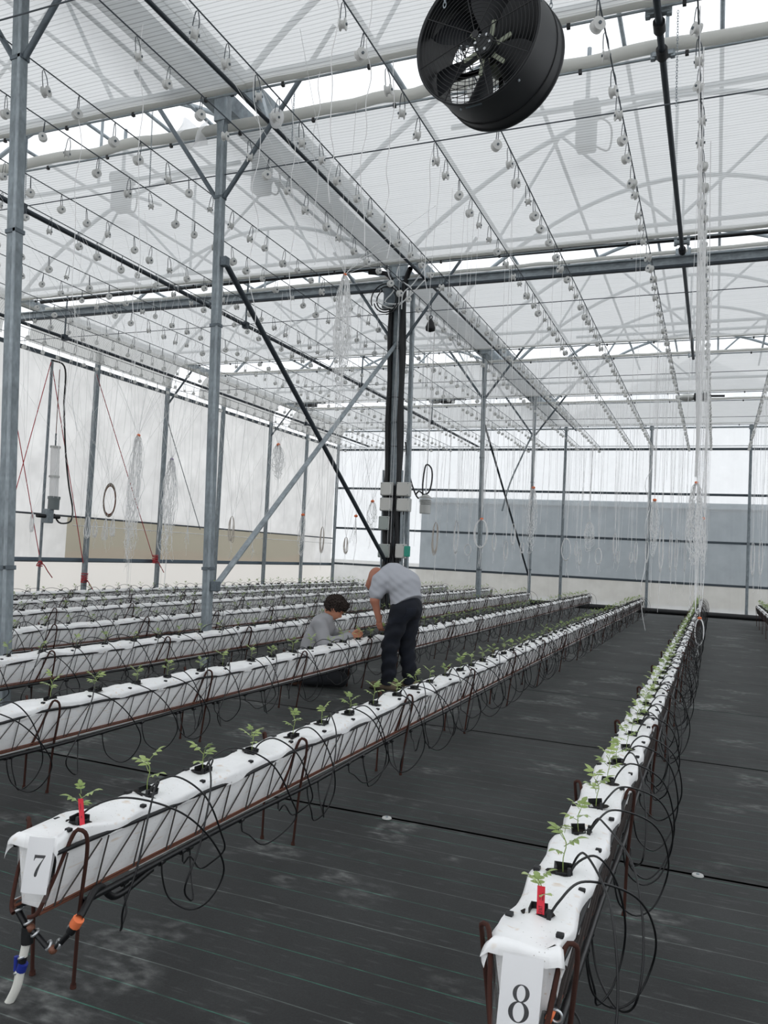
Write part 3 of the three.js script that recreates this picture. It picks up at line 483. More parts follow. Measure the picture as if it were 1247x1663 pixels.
// ------------------------------------------------------------------ hanging string bundles
{
  const R = rng(901), j = (a) => (R() * 2 - 1) * a;
  // [u, top v, bottom v, wire x, width px, kind, tie, label]
  const list = [
    [225, 707, 905, -9.14, 26, 'mop', 1, 'tall tangled white string bundle with an orange clip before the left wall'],
    [279, 746, 900, -8.38, 24, 'mop', 2, 'tall tangled white string bundle with a violet tie before the left wall'],
    [452, 722, 775, -9.14, 20, 'mop', 1, 'short balled string bundle with orange bits left of the brace crossing'],
    [560, 446, 650, -4.32, 24, 'mop', 1, 'long loose white string bunch with an orange clip hanging high left of the central post'],
    [377, 838, 880, -8.38, 13, 'loop', 3, 'narrow string bundle right of the middle grey post'],
    [143, 838, 872, -11.17, 12, 'loop', 0, 'leftmost of the small white string loops beside the strapped side post'],
    [155, 846, 872, -11.17, 12, 'loop', 0, 'small round string loop just right of the strapped side post'],
    [172, 843, 876, -11.17, 12, 'loop', 0, 'small string loop below the cable coil'],
    [184, 842, 870, -11.17, 10, 'loop', 0, 'rightmost small string loop under the cable coil'],
    [53, 832, 862, -12.44, 8, 'loop', 0, 'thin string loop left of the wall winch'],
    [492, 836, 900, -9.14, 13, 'mop', 1, 'long string bundle with a reddish tie on the side post near the corner'],
    [524, 855, 898, -9.14, 10, 'loop', 3, 'narrow brownish string hank before the corner post'],
    [562, 872, 900, -7.11, 10, 'loop', 3, 'small dark string hank below the tied strings on the brace'],
    [578, 838, 885, -6.35, 18, 'fan', 1, 'splayed strings tied with an orange clip on the dark diagonal brace'],
    [605, 814, 862, -7.11, 14, 'mop', 1, 'pinkish-topped string bundle left of the junction boxes'],
    [708, 848, 902, -5.08, 14, 'loop', 3, 'slim brownish string hank right of the hanging sensor'],
    [742, 845, 902, -5.08, 11, 'loop', 0, 'looped white string hank left of the slim grey post'],
    [760, 884, 902, -5.08, 11, 'ring', 0, 'little round string coil beside the slim grey post'],
    [782, 843, 890, -5.08, 22, 'ring', 1, 'large white string ring with orange tie on the slim grey post'],
    [803, 866, 895, -4.32, 9, 'loop', 0, 'short string hank right of the large string ring'],
    [822, 878, 910, -4.32, 9, 'loop', 0, 'tiny diamond-shaped string hank left of the thin dark brace'],
    [834, 850, 885, -4.32, 10, 'loop', 0, 'string hank hanging across the thin dark brace'],
    [866, 792, 905, -4.32, 17, 'mop', 1, 'long string bundle hung on the far middle post'],
    [848, 880, 898, -4.32, 9, 'loop', 0, 'small string hank left of the far middle post'],
    [920, 874, 910, -3.05, 14, 'ring', 0, 'oval string coil overlapping the fourth far wall post'],
    [936, 878, 903, -3.05, 6, 'loop', 0, 'very thin string hank just right of the oval coil'],
    [942, 891, 917, -3.05, 7, 'loop', 0, 'thin long-tailed string hank right of the oval coil'],
    [957, 848, 893, -3.05, 14, 'mop', 0, 'plump white string hank between the two middle far wall posts'],
    [972, 890, 916, -3.05, 10, 'ring', 0, 'clean oval string loop right of the plump hank'],
    [999, 866, 902, -2.29, 8, 'loop', 0, 'upper of the paired string hanks half way between far posts'],
    [1004, 894, 914, -2.29, 6, 'loop', 0, 'lower of the paired string hanks half way between far posts'],
    [1025, 896, 914, -2.29, 7, 'loop', 0, 'left string loop of the pair before the fifth far wall post'],
    [1033, 879, 914, -2.29, 7, 'loop', 0, 'right string loop of the pair before the fifth far wall post'],
    [1063, 812, 900, -1.02, 12, 'mop', 1, 'long string bundle with an orange clip on the fifth far wall post'],
    [1075, 850, 927, -1.02, 9, 'loop', 0, 'long drop-shaped string hank right of the fifth far wall post'],
    [1051, 878, 912, -2.29, 7, 'loop', 0, 'short string hank just left of the fifth far wall post'],
    [1090, 862, 924, -1.02, 6, 'loop', 0, 'left of two slim string hanks left of the great string bunch'],
    [1099, 873, 924, -1.02, 6, 'loop', 0, 'right of two slim string hanks left of the great string bunch'],
    [1113, 880, 925, -1.02, 4, 'loop', 0, 'single slim string hank closest to the great string bunch'],
    [1131, 784, 905, -0.26, 24, 'mop', 1, 'great string bunch with an orange clip hanging over the eighth trough'],
    [1143, 842, 918, -0.22, 9, 'mop', 1, 'thin string bunch with an orange bit behind the great bunch'],
    [1136, 1004, 1045, -0.2, 13, 'ring', 1, 'low string coil with orange tie hanging beside the eighth trough'],
    [1223, 880, 930, 1.01, 7, 'loop', 0, 'left slim string hank right of the last far wall post'],
    [1236, 878, 930, 1.01, 7, 'loop', 0, 'right slim string hank right of the last far wall post'],
    [209, 852, 905, -11.17, 7, 'fan', 0, 'thin tied string tuft beside the second strapped side post'],
    [305, 852, 880, -11.17, 7, 'fan', 0, 'small string tuft left of the middle grey post'],
    [410, 882, 900, -9.14, 7, 'fan', 0, 'small string tuft by the foot of the galvanised brace'],
  ];
  for (const [u, v0, v1, wx, wpx, kind, tie, label] of list) {
    const top = onX(u, v0, wx), d = top.distanceTo(EYE), m = d / 1300 * 1.0, len = (v1 - v0) * m, wid = wpx * m / 2;
    const t = thing('string_bundle', label, 'string bundle', top);
    const pieces = [], n = kind === 'mop' ? (wpx > 18 ? 22 : 12) : kind === 'fan' ? 9 : kind === 'ring' ? 10 : 11, r = Math.max(0.003, 0.4 * m * (kind === 'ring' ? 0.8 : 0.55));
    for (let k = 0; k < n; k++) {
      if (kind === 'ring') { const a = wid * (0.85 + R() * 0.2), b = len / 2 * (0.92 + R() * 0.1), dz = j(wid * 0.3); const pts = []; for (let i = 0; i < 14; i++) { const q = i / 14 * 6.283; pts.push(V(a * Math.sin(q), -len / 2 + b * Math.cos(q), dz + j(0.004))); } pieces.push(tubeGeo(pts, r, 4, 28, true)); continue; }
      if (kind === 'fan') { const a = j(wid); pieces.push(tubeGeo([V(0, 0, 0), V(a * 0.5, -len * 0.5, j(wid * 0.4)), V(a * 1.3, -len * (0.7 + R() * 0.4), j(wid * 0.5))], r, 4, 8)); continue; }
      const a = wid * (kind === 'mop' ? 0.35 + R() * 0.75 : 0.5 + R() * 0.5), L = len * (kind === 'mop' ? 0.55 + R() * 0.5 : 0.9 + R() * 0.12), dz = j(wid * 0.8), w = kind === 'mop' ? wid * 0.3 : wid * 0.1, cx = kind === 'mop' ? j(wid * 0.45) : 0, N = kind === 'mop' ? 20 : 12;
      const pts = []; for (let i = 0; i < N; i++) { const q = i / N * 6.283, s = Math.sin(q), dn = 0.5 - 0.5 * Math.cos(q); pts.push(V(a * 0.8 * s + cx * Math.sin(dn * 2.2) + j(w) * (0.3 + dn), -L * dn + j(w * 0.6) * dn, dz * dn + j(w))); }
      pieces.push(tubeGeo(pts, r, 4, N * 3, true));
    }
    part(t, 'strands', merge(pieces), tie === 3 ? std(0xcfc6bd, 0.8) : M.string);
    const tails = []; for (let k = 0; k < (wpx > 18 ? 4 : 2); k++) { const x = j(wid * 0.4); tails.push(tubeGeo([V(x, -len * 0.9, 0), V(x + j(0.02), -len * 1.2, 0), V(x + j(0.05), -len * (1.3 + R() * 0.5), 0)], r * 0.8, 4, 8)); }
    part(t, 'tails', merge(tails), M.string);
    const up = [], nu = wpx > 18 ? 12 : kind === 'mop' ? 8 : 4, hh = WY - 0.02 - top.y;
    const spread = u < 640 ? 3.2 : 0.9;
    if (hh > 0.3) for (let k = 0; k < nu; k++) { const dz = (k / Math.max(1, nu - 1) - 0.5) * spread * 2 + j(0.2), dx = (u < 640 && R() < 0.4 ? j(1) > 0 ? 0.76 : -0.76 : 0); up.push(tubeGeo([V(0, 0, 0), V(dx * 0.2 + j(0.03), hh * 0.3, dz * 0.22 + j(0.04)), V(dx * 0.6 + j(0.04), hh * 0.65, dz * 0.6 + j(0.05)), V(dx, hh, dz)], Math.max(0.0022, r * 0.52), 4, 14)); }
    if (up.length) part(t, 'hanging_strings', merge(up), M.string);
    if (tie && tie < 3) part(t, 'tie', new THREE.IcosahedronGeometry(Math.max(0.02, 3.1 * m), 1).scale(1, 0.75, 1), tie === 2 ? std(0x9a90a8, 0.7) : M.orange, tie === 2 ? 'violet tie' : 'orange clip');
  }
  // a long straight sheaf of strings falling from the wires on the right, and loose ones over the rows
  const sh = thing('string_sheaf', 'long sheaf of straight white strings falling from the roof to the great string bunch', 'strings');
  for (let k = 0; k < 11; k++) { const z = -6.6 - k * 0.55; part(sh, 'string', tubeGeo([V(-0.24 + j(0.03), 6, z), V(-0.25 + j(0.04), 4.6, lerp(z, -11, 0.35)), V(-0.26 + j(0.02), 2.7, -11.1 + j(0.15))], 0.0042, 4, 16), M.string); }
  for (let k = 0; k < 5; k++) { const x = -0.2 + j(0.06); part(sh, 'string', tubeGeo([V(x, 6.1, -9 - k), V(x + j(0.04), 3.4, -10.4 - k * 0.3), V(x + j(0.03), 1.4, -11 - k * 0.2), V(x, 0.95, -11.2)], 0.004, 4, 16), M.string); }
  for (const [u, v0, v1, x, w] of [[1054, 740, 1024, -1.02, 'loose string trailing down past the fifth far wall post'], [548, 0, 330, -3.05, 'loose string falling from the top edge left of the fan'], [600, 0, 400, -3.05, 'loose wavy string falling left of the fan'], [520, 120, 430, -4.32, 'loose string above the orange-clipped high bunch'], [480, 180, 560, -4.32, 'loose string crossing the cross beam left of the high bunch'], [640, 120, 420, -3.05, 'loose string falling towards the central post top'], [700, 260, 470, -3.05, 'loose string right of the central post top'], [230, 60, 620, -5.08, 'loose string hanging left of the middle post'], [420, 130, 560, -4.32, 'loose string hanging right of the middle post'], [130, 200, 700, -6.35, 'loose string right of the nearest post']]) {
    const t = thing('loose_string', w, 'string'), pts = []; for (let i = 0; i <= 9; i++) { const q = onX(u - 12 * i / 9 + j(7), lerp(v0 - 20, v1, i / 9), x); pts.push(q); }
    part(t, 'string', tubeGeo(pts, 0.0042, 4, 50), M.string);
  }
  const fine = []; // the many thin strings dropping straight from the bobbins
  const hs = thing('hanging_string_field', 'many thin white strings dropping from the bobbins across the back of the house', 'strings'); hs.userData.kind = 'stuff';
  for (let k = 0; k < 300; k++) { const x = WIREX[Math.floor(R() * WIREX.length)] + j(0.03), z = -8 - R() * 23, y1 = 1.6 + R() * 2.2, p = V(x, 4, z); if (!inView(p, 30)) continue; const lean = j(0.25); fine.push(tubeGeo([V(x, 5.95, z), V(x + j(0.03), lerp(5.95, y1, 0.5), z + lean * 0.5), V(x + j(0.05), y1, z + lean)], 0.002 + 0.00004 * -z, 3, 6)); }
  part(hs, 'strings', merge(fine), M.string).userData.kind = 'stuff';
}

// ------------------------------------------------------------------ fan
{
  const v = sight(773, 57), c = EYE.clone().addScaledVector(v, 5.3), R = 0.375, L = 0.37;
  const side = V(-0.66, 0.75, 0).applyMatrix4(TURN); side.addScaledVector(v, -side.dot(v)).normalize();
  const n = v.clone().multiplyScalar(-Math.cos(0.7)).addScaledVector(side, Math.sin(0.7)).normalize();   // the face looks back and up to the left
  const t = thing('circulation_fan', 'large black drum circulation fan hanging from chains under the roof', 'fan', c);
  t.quaternion.setFromUnitVectors(V(0, 0, 1), n);
  const prof = [[R, 0.0], [R + 0.012, 0.006], [R + 0.012, -0.012], [R + 0.004, -0.02], [R + 0.004, -L + 0.02], [R + 0.012, -L + 0.012], [R + 0.012, -L], [R - 0.004, -L], [R - 0.004, -0.012], [R, 0]];
  part(t, 'housing', new THREE.LatheGeometry(prof.map((q) => new THREE.Vector2(...q)), 72).rotateX(Math.PI / 2), M.fanBlack);
  part(t, 'housing_seam', new THREE.TorusGeometry(R + 0.006, 0.004, 5, 72).translate(0, 0, -0.27), M.black);
  const gr = part(t, 'front_grille', new THREE.CylinderGeometry(0.022, 0.022, 0.008, 16).rotateX(Math.PI / 2).translate(0, 0, 0.012), M.black);
  for (let i = 1; i <= 15; i++) part(gr, 'ring', new THREE.TorusGeometry(0.036 + i * 0.0222, 0.0022, 5, 60).translate(0, 0, 0.012 - i * 0.0006), M.black);
  for (let i = 0; i < 8; i++) { const a = i * Math.PI / 4 + 0.25; part(gr, 'spoke', rodGeo(V(0, 0, 0.014), V(Math.cos(a) * R, Math.sin(a) * R, 0.002), 0.0034, 5), M.black); }
  const blade = gridGeo(8, 8, (u, w) => { const r = lerp(0.07, 0.352, u), wid = lerp(0.1, 0.3, Math.sin(u * 2.2)), s = (w - 0.5) * wid, p = lerp(0.85, 0.45, u); return [r, s * Math.cos(p), s * Math.sin(p) + 0.02 * Math.cos((w - 0.5) * 3)]; });
  for (let i = 0; i < 6; i++) { const b = part(t, 'blade', blade, std(0x15181c, 0.5, { side: THREE.DoubleSide })); b.position.z = -0.16; b.rotation.z = i * Math.PI / 3 + 0.35; part(b, 'blade_root', boxGeo(0.11, 0.055, 0.012, 0.1, 0, 0.012, 0.004), std(0x9aa08c, 0.5)); }
  const hub = part(t, 'hub', new THREE.CylinderGeometry(0.06, 0.07, 0.1, 24).rotateX(Math.PI / 2).translate(0, 0, -0.14), std(0x2b2e30, 0.5));
  for (let i = 0; i < 6; i++) { const a = i * Math.PI / 3 + 0.9; part(hub, 'bolt', new THREE.CylinderGeometry(0.009, 0.009, 0.02, 6).rotateX(Math.PI / 2).translate(Math.cos(a) * 0.045, Math.sin(a) * 0.045, -0.085), M.steel); }
  part(t, 'motor', new THREE.CylinderGeometry(0.085, 0.085, 0.16, 24).rotateX(Math.PI / 2).translate(0, 0, -0.29), std(0x7d8474, 0.6));
  const mesh = []; for (let i = -7; i <= 7; i++) { const q = i * 0.052, h = Math.sqrt(Math.max(0, R * R - q * q)); mesh.push(rodGeo(V(q, -h, -L), V(q, h, -L), 0.0024, 4), rodGeo(V(-h, q, -L), V(h, q, -L), 0.0024, 4)); }
  const rg = part(t, 'rear_grille', merge(mesh), M.black); rg.userData.kind = 'stuff';
  part(t, 'motor_mount', merge([boxGeo(0.74, 0.03, 0.02, 0, 0, -0.35), boxGeo(0.03, 0.74, 0.02, 0, 0, -0.35)]), M.black);
  for (const a of [0.3, 2.4, 4.4, 5.4]) part(t, 'rivet', new THREE.SphereGeometry(0.008, 8, 6).translate(Math.cos(a) * (R + 0.006), Math.sin(a) * (R + 0.006), -0.06), M.zinc);
  part(t, 'badge', boxGeo(0.1, 0.006, 0.012, 0, 0, 0, 0.002).rotateY(0).translate(-0.02, -R - 0.006, -0.03), std(0x52616a, 0.4));
  t.updateMatrixWorld(true);
  // chains
  const link = new THREE.TorusGeometry(0.012, 0.0032, 5, 12).scale(0.75, 1.5, 1);
  const chain = (label, p, q) => { const d = q.clone().sub(p), N = Math.floor(d.length() / 0.028), o = thing('hanging_chain', label, 'chain'), list = [], qt = new THREE.Quaternion().setFromUnitVectors(UPY, d.clone().normalize()); for (let i = 0; i < N; i++) list.push(link.clone().rotateY(i % 2 ? Math.PI / 2 : 0).applyQuaternion(qt).translate(p.x + d.x * i / N, p.y + d.y * i / N, p.z + d.z * i / N)); part(o, 'links', merge(list), M.zinc); };
  const loc = (x, y, z) => V(x, y, z).applyMatrix4(t.matrixWorld);
  const pa = onZ(722, 8, c.z + 0.02), pb = onZ(893, 40, c.z - 0.25);
  chain('chain holding the fan drum on its left rim', pa, V(pa.x + 0.02, 6.75, pa.z));
  chain('chain holding the fan drum on its right rim', pb, V(pb.x + 0.02, 6.75, pb.z));
  chain('loose chain dangling right of the black push rod', onZ(1098, 170, -8.3), onZ(1101, 15, -8.3));
  chain('loose chain dangling left of the middle post', onZ(243, 300, -8.4), onZ(248, 172, -8.4));
  chain('loose chain dangling right of the middle post', onZ(474, 230, -8.4), onZ(479, 130, -8.4));
  chain('loose chain dangling beside the nearest post', onZ(41, 320, -8.4), onZ(45, 215, -8.4));
}
// things seen dimly above the screens, and a dark pendant
{
  for (const [u, v, z, w] of [[952, 215, -10.6, 'right of the fan'], [425, 290, -11.2, 'right of the middle post'], [197, 320, -11.4, 'between the near posts']]) {
    const p = onY(u, v, 7.42); const t = thing('vent_motor', `boxy vent motor seen dimly through the screen, ${w}`, 'motor', p);
    part(t, 'body', boxGeo(0.26, 0.5, 0.26, 0, 0, 0, 0.03), M.zincDark); part(t, 'cap', boxGeo(0.34, 0.16, 0.32, 0, 0.32, 0, 0.03), M.zincDark);
    part(t, 'cable', tubeGeo([V(0.1, -0.2, 0), V(0.3, -0.3, 0), V(0.32, 0.05, 0), V(0.15, 0.2, 0)], 0.014, 5, 20), M.black);
    part(t, 'mount_bar', rodGeo(V(0, 0.35, 0), V(0, 1.2, 0), 0.03), M.zinc);
    part(t, 'side_tube', rodGeo(V(0, 0.1, 0), V(-0.3, 0.5, -1.4), 0.03), M.zinc);
  }
  for (const [u, v, w] of [[722, 650, 'dark vent drive unit in the roof gap right of the central post'], [1135, 645, 'dark vent drive unit in the roof gap behind the string sheaf'], [500, 656, 'dark vent drive unit in the roof gap left of the central post']]) {
    const p = onZ(u, v, -26.9), t = thing('vent_drive', w, 'motor', p);
    part(t, 'body', boxGeo(0.5, 0.22, 0.3, 0.1, 0, 0, 0.04), M.black); part(t, 'hood', new THREE.SphereGeometry(0.2, 14, 8).scale(1.3, 0.6, 1).translate(-0.35, 0, 0), M.boxGrey);
    part(t, 'arm', rodGeo(V(-0.7, 0.05, 0), V(0.75, 0.02, 0), 0.035), M.black); part(t, 'hanger', rodGeo(V(0.1, 0.1, 0), V(0.1, GY + 0.2 - p.y, 0.5), 0.025), M.zinc);
  }
  const p = onZ(699, 528, -13.2), t = thing('hanging_pendant', 'small black pear-shaped weight hanging right of the central post', 'weight', p);
  part(t, 'body', new THREE.LatheGeometry([[0, -0.13], [0.08, -0.1], [0.09, -0.04], [0.05, 0.06], [0.025, 0.1], [0, 0.11]].map((q) => new THREE.Vector2(...q)), 16), M.black);
  part(t, 'ring', new THREE.TorusGeometry(0.03, 0.009, 6, 16).translate(0, 0.14, 0), M.tubeDark);
  part(t, 'cord', rodGeo(V(0, 0.16, 0), V(0, 6.16 - p.y, 0), 0.006, 5), M.wire);
  const s = onZ(691, 812, -15.4), q = thing('climate_sensor', 'grey ribbed cylinder sensor hanging on a wire right of the central post', 'sensor', s);
  const m = 16.4 / 1300;
  part(q, 'lower_can', new THREE.CylinderGeometry(9 * m, 9 * m, 14 * m, 24).translate(0, -15 * m, 0), M.boxGrey);
  for (let i = 0; i < 4; i++) part(q, 'louvre', new THREE.CylinderGeometry(9.3 * m, 9.3 * m, 1.3 * m, 24).translate(0, (-6.5 + i * 2.1) * m, 0), M.boxGrey);
  part(q, 'core', new THREE.CylinderGeometry(7 * m, 7 * m, 10 * m, 16).translate(0, -4 * m, 0), std(0x555957, 0.6));
  part(q, 'top_plate', boxGeo(20 * m, 1.6 * m, 14 * m, 0, 4 * m, 0, 0.005), M.white);
  part(q, 'roof', new THREE.CylinderGeometry(3 * m, 9 * m, 4 * m, 16).translate(0, 7 * m, 0), M.boxGrey);
  part(q, 'suspension', rodGeo(V(0, 8 * m, 0), V(0.02, 6.1 - s.y, 0), 0.012, 5), M.string);
  part(q, 'cable', tubeGeo([V(-5 * m, 4 * m, 0), V(-6 * m, 30 * m, 0), V(-1 * m, 58 * m, 0), V(7 * m, 52 * m, 0), V(9 * m, 30 * m, 0), V(4 * m, 12 * m, 0), V(-3 * m, 9 * m, 0), V(-12 * m, 14 * m, 0), V(-17 * m, 8 * m, 0), V(-12 * m, 2 * m, 0), V(-16 * m, 6 * m, 0), V(-30 * m, 40 * m, 0), V(-40 * m, 95 * m, 0)], 0.016, 6, 90), M.black, 'black looped cable');
}

// ------------------------------------------------------------------ growing troughs
const ROWS = [[1.2, -25.4, 'ninth'], [-0.41, -26.4, 'eighth'], [-1.965, -24.3, 'seventh'], [-3.56, -25.3, 'sixth'], [-5.09, -23.6, 'fifth'], [-6.56, -24.9, 'fourth'], [-8.05, -24.9, 'third'], [-9.35, -24.4, 'second'], [-10.65, -23.6, 'first']];
const LEGZ = []; for (let z = -2.17; z > -26; z -= 1.505) LEGZ.push(z);
const PLANTS = [];
const TOP = 0.53;
const wirePts = {};
{
  const legGeo = (s, dx) => tubeGeo([V(s * 0.09 + dx, 0, 0), V(s * 0.1 + dx * 0.5, 0.27, 0.04), V(s * 0.122, 0.53, 0.085), V(s * 0.12, 0.56, 0.1), V(s * 0.102, 0.566, 0.112), V(s * 0.09, 0.535, 0.125), V(s * 0.07, 0.4, 0.18), V(s * 0.05, 0.325, 0.21), V(s * 0.03, 0.318, 0.22)], 0.0068, 6, 70);
  const lean = { seventh: -0.06, eighth: 0, ninth: 0 }, legSets = {}, legsFor = (dx) => legSets[dx] ??= [legGeo(-1, dx), legGeo(1, dx)], foot = new THREE.CylinderGeometry(0.009, 0.011, 0.016, 8).translate(0, 0.01, 0);
  ROWS.forEach(([x, zEnd, ord], ri) => {
    const z0 = ord === 'eighth' ? -2.05 : -2.0, L = z0 - zEnd, R = rng(1000 + ri), n = Math.round(L / 0.07);
    const label = { seventh: 'white film growing trough ending at the sign reading seven', eighth: 'white film growing trough ending at the sign reading eight' }[ord] ?? (ord === 'ninth' ? 'white film growing trough just showing at the right edge' : `white film growing trough, ${ord} counted from the left wall`);
    const t = thing('growing_trough', label, 'trough', V(x, 0, 0));
    const bump = (z, s) => { let h = 0; for (const lz of LEGZ) { const d = (z - lz - 0.1) / 0.11; if (Math.abs(d) < 3) h += 0.028 * Math.exp(-d * d); } return h * (0.5 + 0.5 * s); };
    const wob = (z, k) => Math.sin(z * 5.1 + k + ri) * 0.35 + Math.sin(z * 11.7 + k * 2.3 + ri * 1.7) * 0.3 + Math.sin(z * 23.3 + k * 3.1) * 0.2;
    const prof = [[-0.088, -0.034], [-0.092, -0.008], [-0.08, 0.008], [-0.05, 0.014], [-0.018, 0.016], [0.018, 0.016], [0.05, 0.014], [0.08, 0.008], [0.092, -0.008], [0.088, -0.036]];
    const crease = (z, i) => { const q = z * 2.74 + i * 0.35 + ri; return 0.006 * Math.max(0, Math.sin(q * 3.1) + Math.sin(q * 7.7 + i) - 0.7) - 0.005 * Math.max(0, Math.sin(q * 5.3 + 1.2 * i) - 0.5); };
    part(t, 'top_film', gridGeo(9, n * 2, (u, v) => {
      const i = Math.min(9, Math.round(u * 9)), z = lerp(z0, zEnd, v), e = Math.abs(prof[i][0]) > 0.07, s = prof[i][0] > 0 ? 1 : 0;
      return [prof[i][0] + wob(z, i) * (e ? 0.007 : 0.003) + (e ? (s ? 1 : -1) * 0.007 * Math.sin(z * 17.2 + ri + s) : 0), TOP + prof[i][1] + wob(z, i * 1.3) * (e ? 0.009 : 0.005) + crease(z, i) + (e ? bump(z, s) : 0), z];
    }, (u, v) => [u * 0.2 / 0.6, v * L / 0.6]), M.filmTop, 'white film');
    part(t, 'end_flap', gridGeo(9, 5, (u, v) => {                // film folded down over the trough end
      const i = Math.min(9, Math.round(u * 9)), e = Math.abs(prof[i][0]) > 0.07, s = prof[i][0] > 0 ? 1 : 0, y0 = TOP + prof[i][1] + wob(z0, i * 1.3) * (e ? 0.009 : 0.005) + crease(z0, i) + (e ? bump(z0, s) : 0);
      return [(prof[i][0] + wob(z0, i) * (e ? 0.007 : 0.003)) * (1 + 0.12 * v), y0 - 0.034 * v * v + 0.004 * Math.sin(u * 14) * v, z0 + 0.026 * Math.sin(v * 1.6) + 0.006 * Math.sin(u * 9 + ri) * v];
    }, (u, v) => [u * 0.33, v * 0.06]), M.filmTop, 'white film folded over the end');
    for (const s of [1, -1]) part(t, 'side_film', gridGeo(4, n, (u, v) => { const z = lerp(z0, zEnd, v), q = u, sag = Math.sin(Math.PI * q) * (0.01 + 0.008 * wob(z, 9)); return [s * (lerp(0.08, 0.046, q) + sag), lerp(TOP + 0.0 + wob(z, 8) * 0.005, 0.33, q), z]; }, (u, v) => [v * L / 1.6, 1 - u]), M.filmSide, 'greyish side film');
    part(t, 'trough_floor', boxGeo(0.1, 0.008, L, 0, 0.33, z0 - L / 2), M.filmSide);
    part(t, 'end_panel', gridGeo(2, 2, (u, v) => { const h = lerp(0.08, 0.046, v); return [lerp(-h, h, u), lerp(TOP, 0.33, v), z0 + 0.002]; }), M.filmSide);
    for (const s of [1, -1]) {
      const pts = []; for (let z = z0 + 0.01; z > zEnd; z -= 0.25) pts.push(V(s * 0.088 + wob(z, 4) * 0.003, TOP - 0.03 + wob(z, 5) * 0.008 + bump(z, s > 0 ? 1 : 0) * 0.8, z));
      part(t, 'edge_strip', tubeGeo(pts, 0.008, 6, pts.length * 2), M.black, 'black edge strip');
      part(t, 'bottom_rod', rodGeo(V(s * 0.054, 0.325, z0 + 0.03), V(s * 0.054, 0.325, zEnd), 0.0055, 6), M.rustRod, 'rusty rod');
      part(t, 'bottom_rod', rodGeo(V(s * 0.062, 0.338, z0 + 0.02), V(s * 0.062, 0.338, zEnd), 0.004, 5), M.rustRod, 'rusty rod');
      const zz = []; for (let z = z0 - 0.02; z > zEnd + 0.2; z -= 0.186) { zz.push(rodGeo(V(s * 0.066, 0.333, z), V(s * 0.095, TOP - 0.03, z - 0.012), 0.0034, 4), rodGeo(V(s * 0.066, 0.333, z - 0.02), V(s * 0.095, TOP - 0.03, z - 0.165), 0.0034, 4)); }
      part(t, 'lattice_wire', merge(zz), std(0x3a3432, 0.8), 'zigzag wire along the side');
      LEGZ.forEach((lz) => { if (lz < zEnd) return; const g = part(t, 'support_leg', legsFor(lean[ord] ?? -0.1)[s > 0 ? 1 : 0], M.rust, 'rusty hooked bar'); g.position.set(0, 0, lz); const f = part(g, 'foot', foot, M.rust); f.position.set(s * 0.09 + (lean[ord] ?? -0.1), 0, 0); });
    }
    part(t, 'drain_strip', beamGeo(V(0.035, 0.315, z0 - 0.4), V(0.035, 0.3, zEnd), 0.02, 0.014), M.white, 'white drain strip');
    const cl = []; for (let z = z0 - 0.05; z > zEnd; z -= 0.365) { cl.push(boxGeo(0.02, 0.011, 0.018, 0.075, TOP + 0.012 + bump(z, 1) * 0.8, z, 0.003), boxGeo(0.02, 0.013, 0.026, -0.078, TOP + 0.012, z - 0.1, 0.003)); }
    part(t, 'edge_clips', merge(cl), M.black).userData.kind = 'stuff';
    // drip line
    const d = thing('drip_line', `black drip hose with looped drip tubes along the ${label.replace('white film growing ', '')}`, 'drip line', V(x, 0, 0));
    const hp = ord === 'seventh' ? [V(0.072, 0.302, z0 - 0.14), V(0.07, 0.303, z0 - 0.5)] : [V(0.07, 0.3, z0 + 0.02), V(0.07, 0.303, z0 - 0.4)];
    for (let z = z0 - 1; z > zEnd; z -= 0.7) hp.push(V(0.07 + 0.006 * Math.sin(z * 3), 0.305 + 0.006 * Math.sin(z * 2.1), z));
    part(d, 'hose', tubeGeo(hp, 0.0115, 7, hp.length * 4), M.blackHose);
    wirePts[ord] = d;
    let k = 0;
    for (let z = ord === 'eighth' ? -2.22 : -2.16; z > zEnd + 0.15; z -= 0.365) { const zz2 = z + (R() - 0.5) * 0.05; k++; PLANTS.push({ x: x + (ord === 'seventh' ? 0.012 : 0) + (R() - 0.5) * 0.03, y: TOP + 0.012, z: zz2, ord, k, d, a: R() * 6.28, s: 0.85 + R() * 0.35, r: R() }); }
  });
  // drip tubes: six bent shapes shared by all
  const R = rng(4242), shapes = [], ends = [];
  for (let k = 0; k < 12; k++) {
    const out = 0.15 + R() * 0.13, dz = 0.14 + R() * 0.4, low = 0.1 + R() * 0.14, hi = 0.03 + R() * 0.05, bk = 0.55 + R() * 0.45;
    const pts = [V(0.025, TOP - 0.02, 0), V(0.03, TOP + 0.03, -0.004), V(0.048, TOP + 0.042 + hi * 0.4, -0.012), V(0.09, TOP + 0.03 + hi, -dz * 0.25), V(out * 0.8, TOP - 0.04 + hi, -dz * 0.55), V(out, TOP - 0.15, -dz * 0.85), V(out * 0.97, (low + TOP - 0.15) / 2, -dz), V(out * 0.8, low + 0.03, -dz * (0.5 + 0.5 * bk) ), V(out * 0.6, low, -dz * bk), V(0.1, low + 0.05, -dz * (bk - 0.1)), V(0.078, 0.25, -dz * (bk - 0.14)), V(0.072, 0.3, -dz * (bk - 0.14))];
    if (k % 2) pts.forEach((p) => { p.z = -p.z; });
    ends.push(pts[11].z);
    shapes.push(merge([tubeGeo(pts, 0.0037, 5, 64), boxGeo(0.012, 0.05, 0.012, 0.025, TOP + 0.015, 0, 0.002), new THREE.CylinderGeometry(0.012, 0.009, 0.03, 8).rotateX(1.57).translate(0.072, 0.297, pts[11].z)]));
  }
  const far = [0, 2, 4, 6, 8, 10].sort((p, q) => ends[p] - ends[q])[0];
